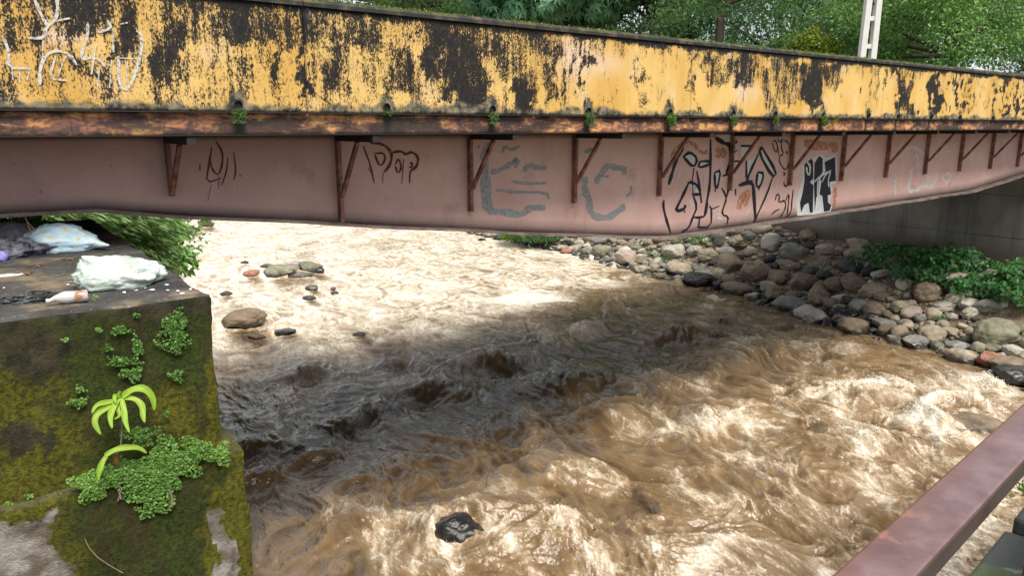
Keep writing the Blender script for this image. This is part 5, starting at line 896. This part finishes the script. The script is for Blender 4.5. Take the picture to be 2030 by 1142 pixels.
dirs_ = ['largest pale flake right of the white bag', 'clear crumpled flake in front of the white bag', 'small flake under the front of the white bag', 'white chip right of the clear crumpled flake', 'second white chip towards the corner of the block', 'white chip on the very edge of the block', 'pale chip nearest the corner of the block', 'white flake left of the white bag', 'white flake at the left edge of the block top', 'pale flake just left of the bottle neck', 'pale flake between the two big bags', 'tiny chip under the middle of the white bag', 'tiny chip by the right side of the white bag', 'flat chip at the corner of the block']
for (x, y, r_), lb in zip(spots, dirs_):
    n = 7; a = np.linspace(0, 6.283, n, endpoint=False); q = r_ * rng.uniform(.5, 1.2, n); P = at_z(x, y, T + .006); top_ = np.column_stack([np.cos(a) * q, np.sin(a) * q * .7, .004 + rng.random(n) * .006]) + P; bot = top_ - [0, 0, .004]
    Fc = [list(range(n)), [n + i for i in range(n)][::-1]] + [[i, n + i, n + (i + 1) % n, (i + 1) % n] for i in range(n)]
    tag(mesh_np('plastic_flake', np.vstack([top_, bot]), Fc, flm), lb, 'flake')
for x, y, lb in ((68, 527, 'curled dry brown leaf on the block top behind the bottle'), (45, 541, 'small dark dry leaf on the left of the block top'), (136, 514, 'reddish brown dry leaf before the light blue bag')):
    P = at_z(x, y, T + .01); C = np.array([P, P, P]); o = foliage('dry_leaf', C, np.array([b_dir + [0, 0, .15], -b_dir + [0, 0, .2], b_dir * .5 + n_dir + [0, 0, .1]]), np.array([[0, 0, 1.0]] * 3), .07, .03, LM['dry'], hue=np.array([.1, .4, .2])); tag(o, lb, 'leaf')

# ================================================================= POLE beyond the bridge
m = M('pale_concrete'); pole_m = m.done(m.mix(m.noise(5, 5), (.50, .49, .46), (.66, .65, .62)), .85, m.bump(m.noise(30, 4), .3, .01))
dp = 24.0; Pb = at_dist(1718, 118, dp); pole = empty('concrete_pole', (Pb[0], Pb[1], float(ground_h(Pb[None, :2])[0]))); tag(pole, 'white concrete pole of two legs joined by short rungs standing beyond the bridge', 'pole')
zb = float(ground_h(Pb[None, :2])[0]) - .2; ppm = dp / F
def legx(z, side): return Pb[0] + side * (10.5 - .55 * (z - Pb[2])) * ppm * 1.02 + (z - Pb[2]) * .012
zt = Pb[2] + 3.4
for sd in (-1, 1): beam('pole_leg', (legx(zb, sd), Pb[1], zb), (legx(zt, sd), Pb[1], zt), .19, .23, pole_m, pole, up=(0, 1, 0), bevel=.02)
for i in range(-4, 4):
    z = Pb[2] + .42 + i * .86
    if zb < z < zt: beam('pole_rung', (legx(z, -1) + .09, Pb[1], z), (legx(z, 1) - .09, Pb[1], z), .17, .14, pole_m, pole, up=(0, 0, 1))
P = at_dist(1738, 8, dp - .3); V, Fc = tube_np([P + [-.16, 0, .03], P, P + [.12, 0, -.03], P + [.14, 0, -.15]], [.03, .07, .06, .03], 8); adopt(mesh_np('clamp_fitting', V, Fc, beam_m, smooth=True), pole)

# ================================================================= FOOTBRIDGE the picture is taken from
m = M('worn_purple_brown_paint'); n1 = m.noise(7, 6, None, .6); nf = m.noise(16, 5)
rdir = at_z(2030, 795, 4.85) - at_z(1640, 1142, 4.85); rdir[2] = 0; rdir /= np.linalg.norm(rdir); rn = np.array([rdir[1], -rdir[0], 0])
col = m.ramp(n1, [(.3, (.065, .028, .024)), (.45, (.115, .058, .052)), (.7, (.20, .13, .13))]); dt = m.N.new('ShaderNodeVectorMath'); dt.operation = 'DOT_PRODUCT'; m.L.new(m.P, dt.inputs[0]); dt.inputs[1].default_value = tuple(rn); across = m.math('SUBTRACT', dt.outputs['Value'], float(at_z(1640, 1142, 4.85) @ rn))
dt2 = m.N.new('ShaderNodeVectorMath'); dt2.operation = 'DOT_PRODUCT'; m.L.new(m.P, dt2.inputs[0]); dt2.inputs[1].default_value = tuple(rdir)
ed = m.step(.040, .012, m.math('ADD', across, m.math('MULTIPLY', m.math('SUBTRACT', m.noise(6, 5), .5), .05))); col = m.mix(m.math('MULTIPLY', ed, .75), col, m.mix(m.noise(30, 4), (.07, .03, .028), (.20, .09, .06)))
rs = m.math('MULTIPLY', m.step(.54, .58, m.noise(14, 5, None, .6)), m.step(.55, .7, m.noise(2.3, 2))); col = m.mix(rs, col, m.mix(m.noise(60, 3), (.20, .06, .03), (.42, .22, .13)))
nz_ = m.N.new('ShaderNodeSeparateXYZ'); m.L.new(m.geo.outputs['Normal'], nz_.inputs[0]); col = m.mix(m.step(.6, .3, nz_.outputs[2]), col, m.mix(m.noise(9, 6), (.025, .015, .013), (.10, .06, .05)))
rail_m = m.done(col, m.math('ADD', .06, m.math('MULTIPLY', n1, .35)), m.bump(m.noise(9, 6), .3, .01), .8)
hand = empty('handrail', at_z(1800, 1000, 4.85)); tag(hand, 'wet purple brown painted steel handrail crossing the lower right corner', 'railing')
RZ = 4.85; L0 = at_z(1640, 1142, RZ); R0 = at_z(1823, 1142, RZ); w_ = abs(float((R0 - L0) @ rn)); mid0 = L0 + rn * w_ / 2
Pq = R0.copy(); r_ = ray(1864, 1142); t_ = (R0 @ rn - 0) / (r_ @ rn); zlow = EYE + r_[2] * t_; hgt = RZ - zlow; print('rail w', w_, 'h', hgt)
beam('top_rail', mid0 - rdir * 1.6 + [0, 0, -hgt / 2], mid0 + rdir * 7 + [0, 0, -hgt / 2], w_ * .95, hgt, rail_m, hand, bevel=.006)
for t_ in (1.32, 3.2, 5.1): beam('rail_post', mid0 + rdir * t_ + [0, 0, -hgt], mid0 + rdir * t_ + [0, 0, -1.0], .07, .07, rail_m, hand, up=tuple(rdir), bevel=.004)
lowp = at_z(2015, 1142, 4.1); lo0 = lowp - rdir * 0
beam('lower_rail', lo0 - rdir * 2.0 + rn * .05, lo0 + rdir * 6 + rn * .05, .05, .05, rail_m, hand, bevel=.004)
m = M('mossy_curb_concrete'); col = m.mix(m.step(.45, .62, m.noise(4, 6)), (.030, .034, .032), (.045, .062, .026)); col = m.mix(m.step(.62, .70, m.noise(11, 5)), col, (.11, .12, .10)); curb_m = m.done(col, .8, m.bump(m.noise(18, 5), .6, .02))
fb = empty('footbridge', at_z(1960, 1100, 3.9)); tag(fb, 'dark mossy concrete edge of the footbridge below the handrail at the lower right', 'footbridge')
c0 = at_z(1916, 1142, 3.9); c1 = at_z(1988, 1048, 3.9); c1 = c0 + rdir * float((c1 - c0) @ rdir); cw = 1.5
beam('deck_slab', c0 - rdir * 5 + rn * cw / 2 + [0, 0, -.15], c1 + rn * cw / 2 + [0, 0, -.15], cw, .3, curb_m, fb, bevel=.015)
beam('curb_block', c1 + rdir * .012 + rn * (cw / 2 + .02) + [0, 0, -.10], c1 + rdir * 7 + rn * (cw / 2 + .02) + [0, 0, -.10], cw, .32, curb_m, fb, bevel=.02)
tuft('small fern and reddish sprig at the foot of the rail post on the right edge', c1 + rdir * .25 + rn * .06 + [0, 0, .07], 260, .05, 'fern', .045, 'fern', 'fern')

# each of a few stones that would read the same says which of them it is
from collections import defaultdict
bpy.context.view_layer.update()
same = defaultdict(list)
for o in list(COL.objects):
    if o.name.startswith('stone') and o.parent is None: same[o['label']].append(o)
numw = ['', '', 'two', 'three', 'four', 'five', 'six', 'seven', 'eight', 'nine', 'ten', 'eleven', 'twelve', 'thirteen', 'fourteen']; ordw = ['leftmost', 'second from left', 'third from left', 'fourth from left', 'fifth from left', 'sixth from left', 'seventh from left', 'eighth from left', 'ninth from left']
for lab, os_ in same.items():
    n = len(os_)
    if n < 2 or n >= len(numw): continue
    os_.sort(key=lambda o: float(to_px(np.array(o.location))[0]))
    for i, o in enumerate(os_):
        w_o = 'rightmost' if i == n - 1 else ordw[min(i, 8)]
        o['label'] = f'{w_o} of {numw[n]} ' + ' '.join(lab.split()[:11]).replace(' rounded', '').replace(' stone ', ' stones ', 1)
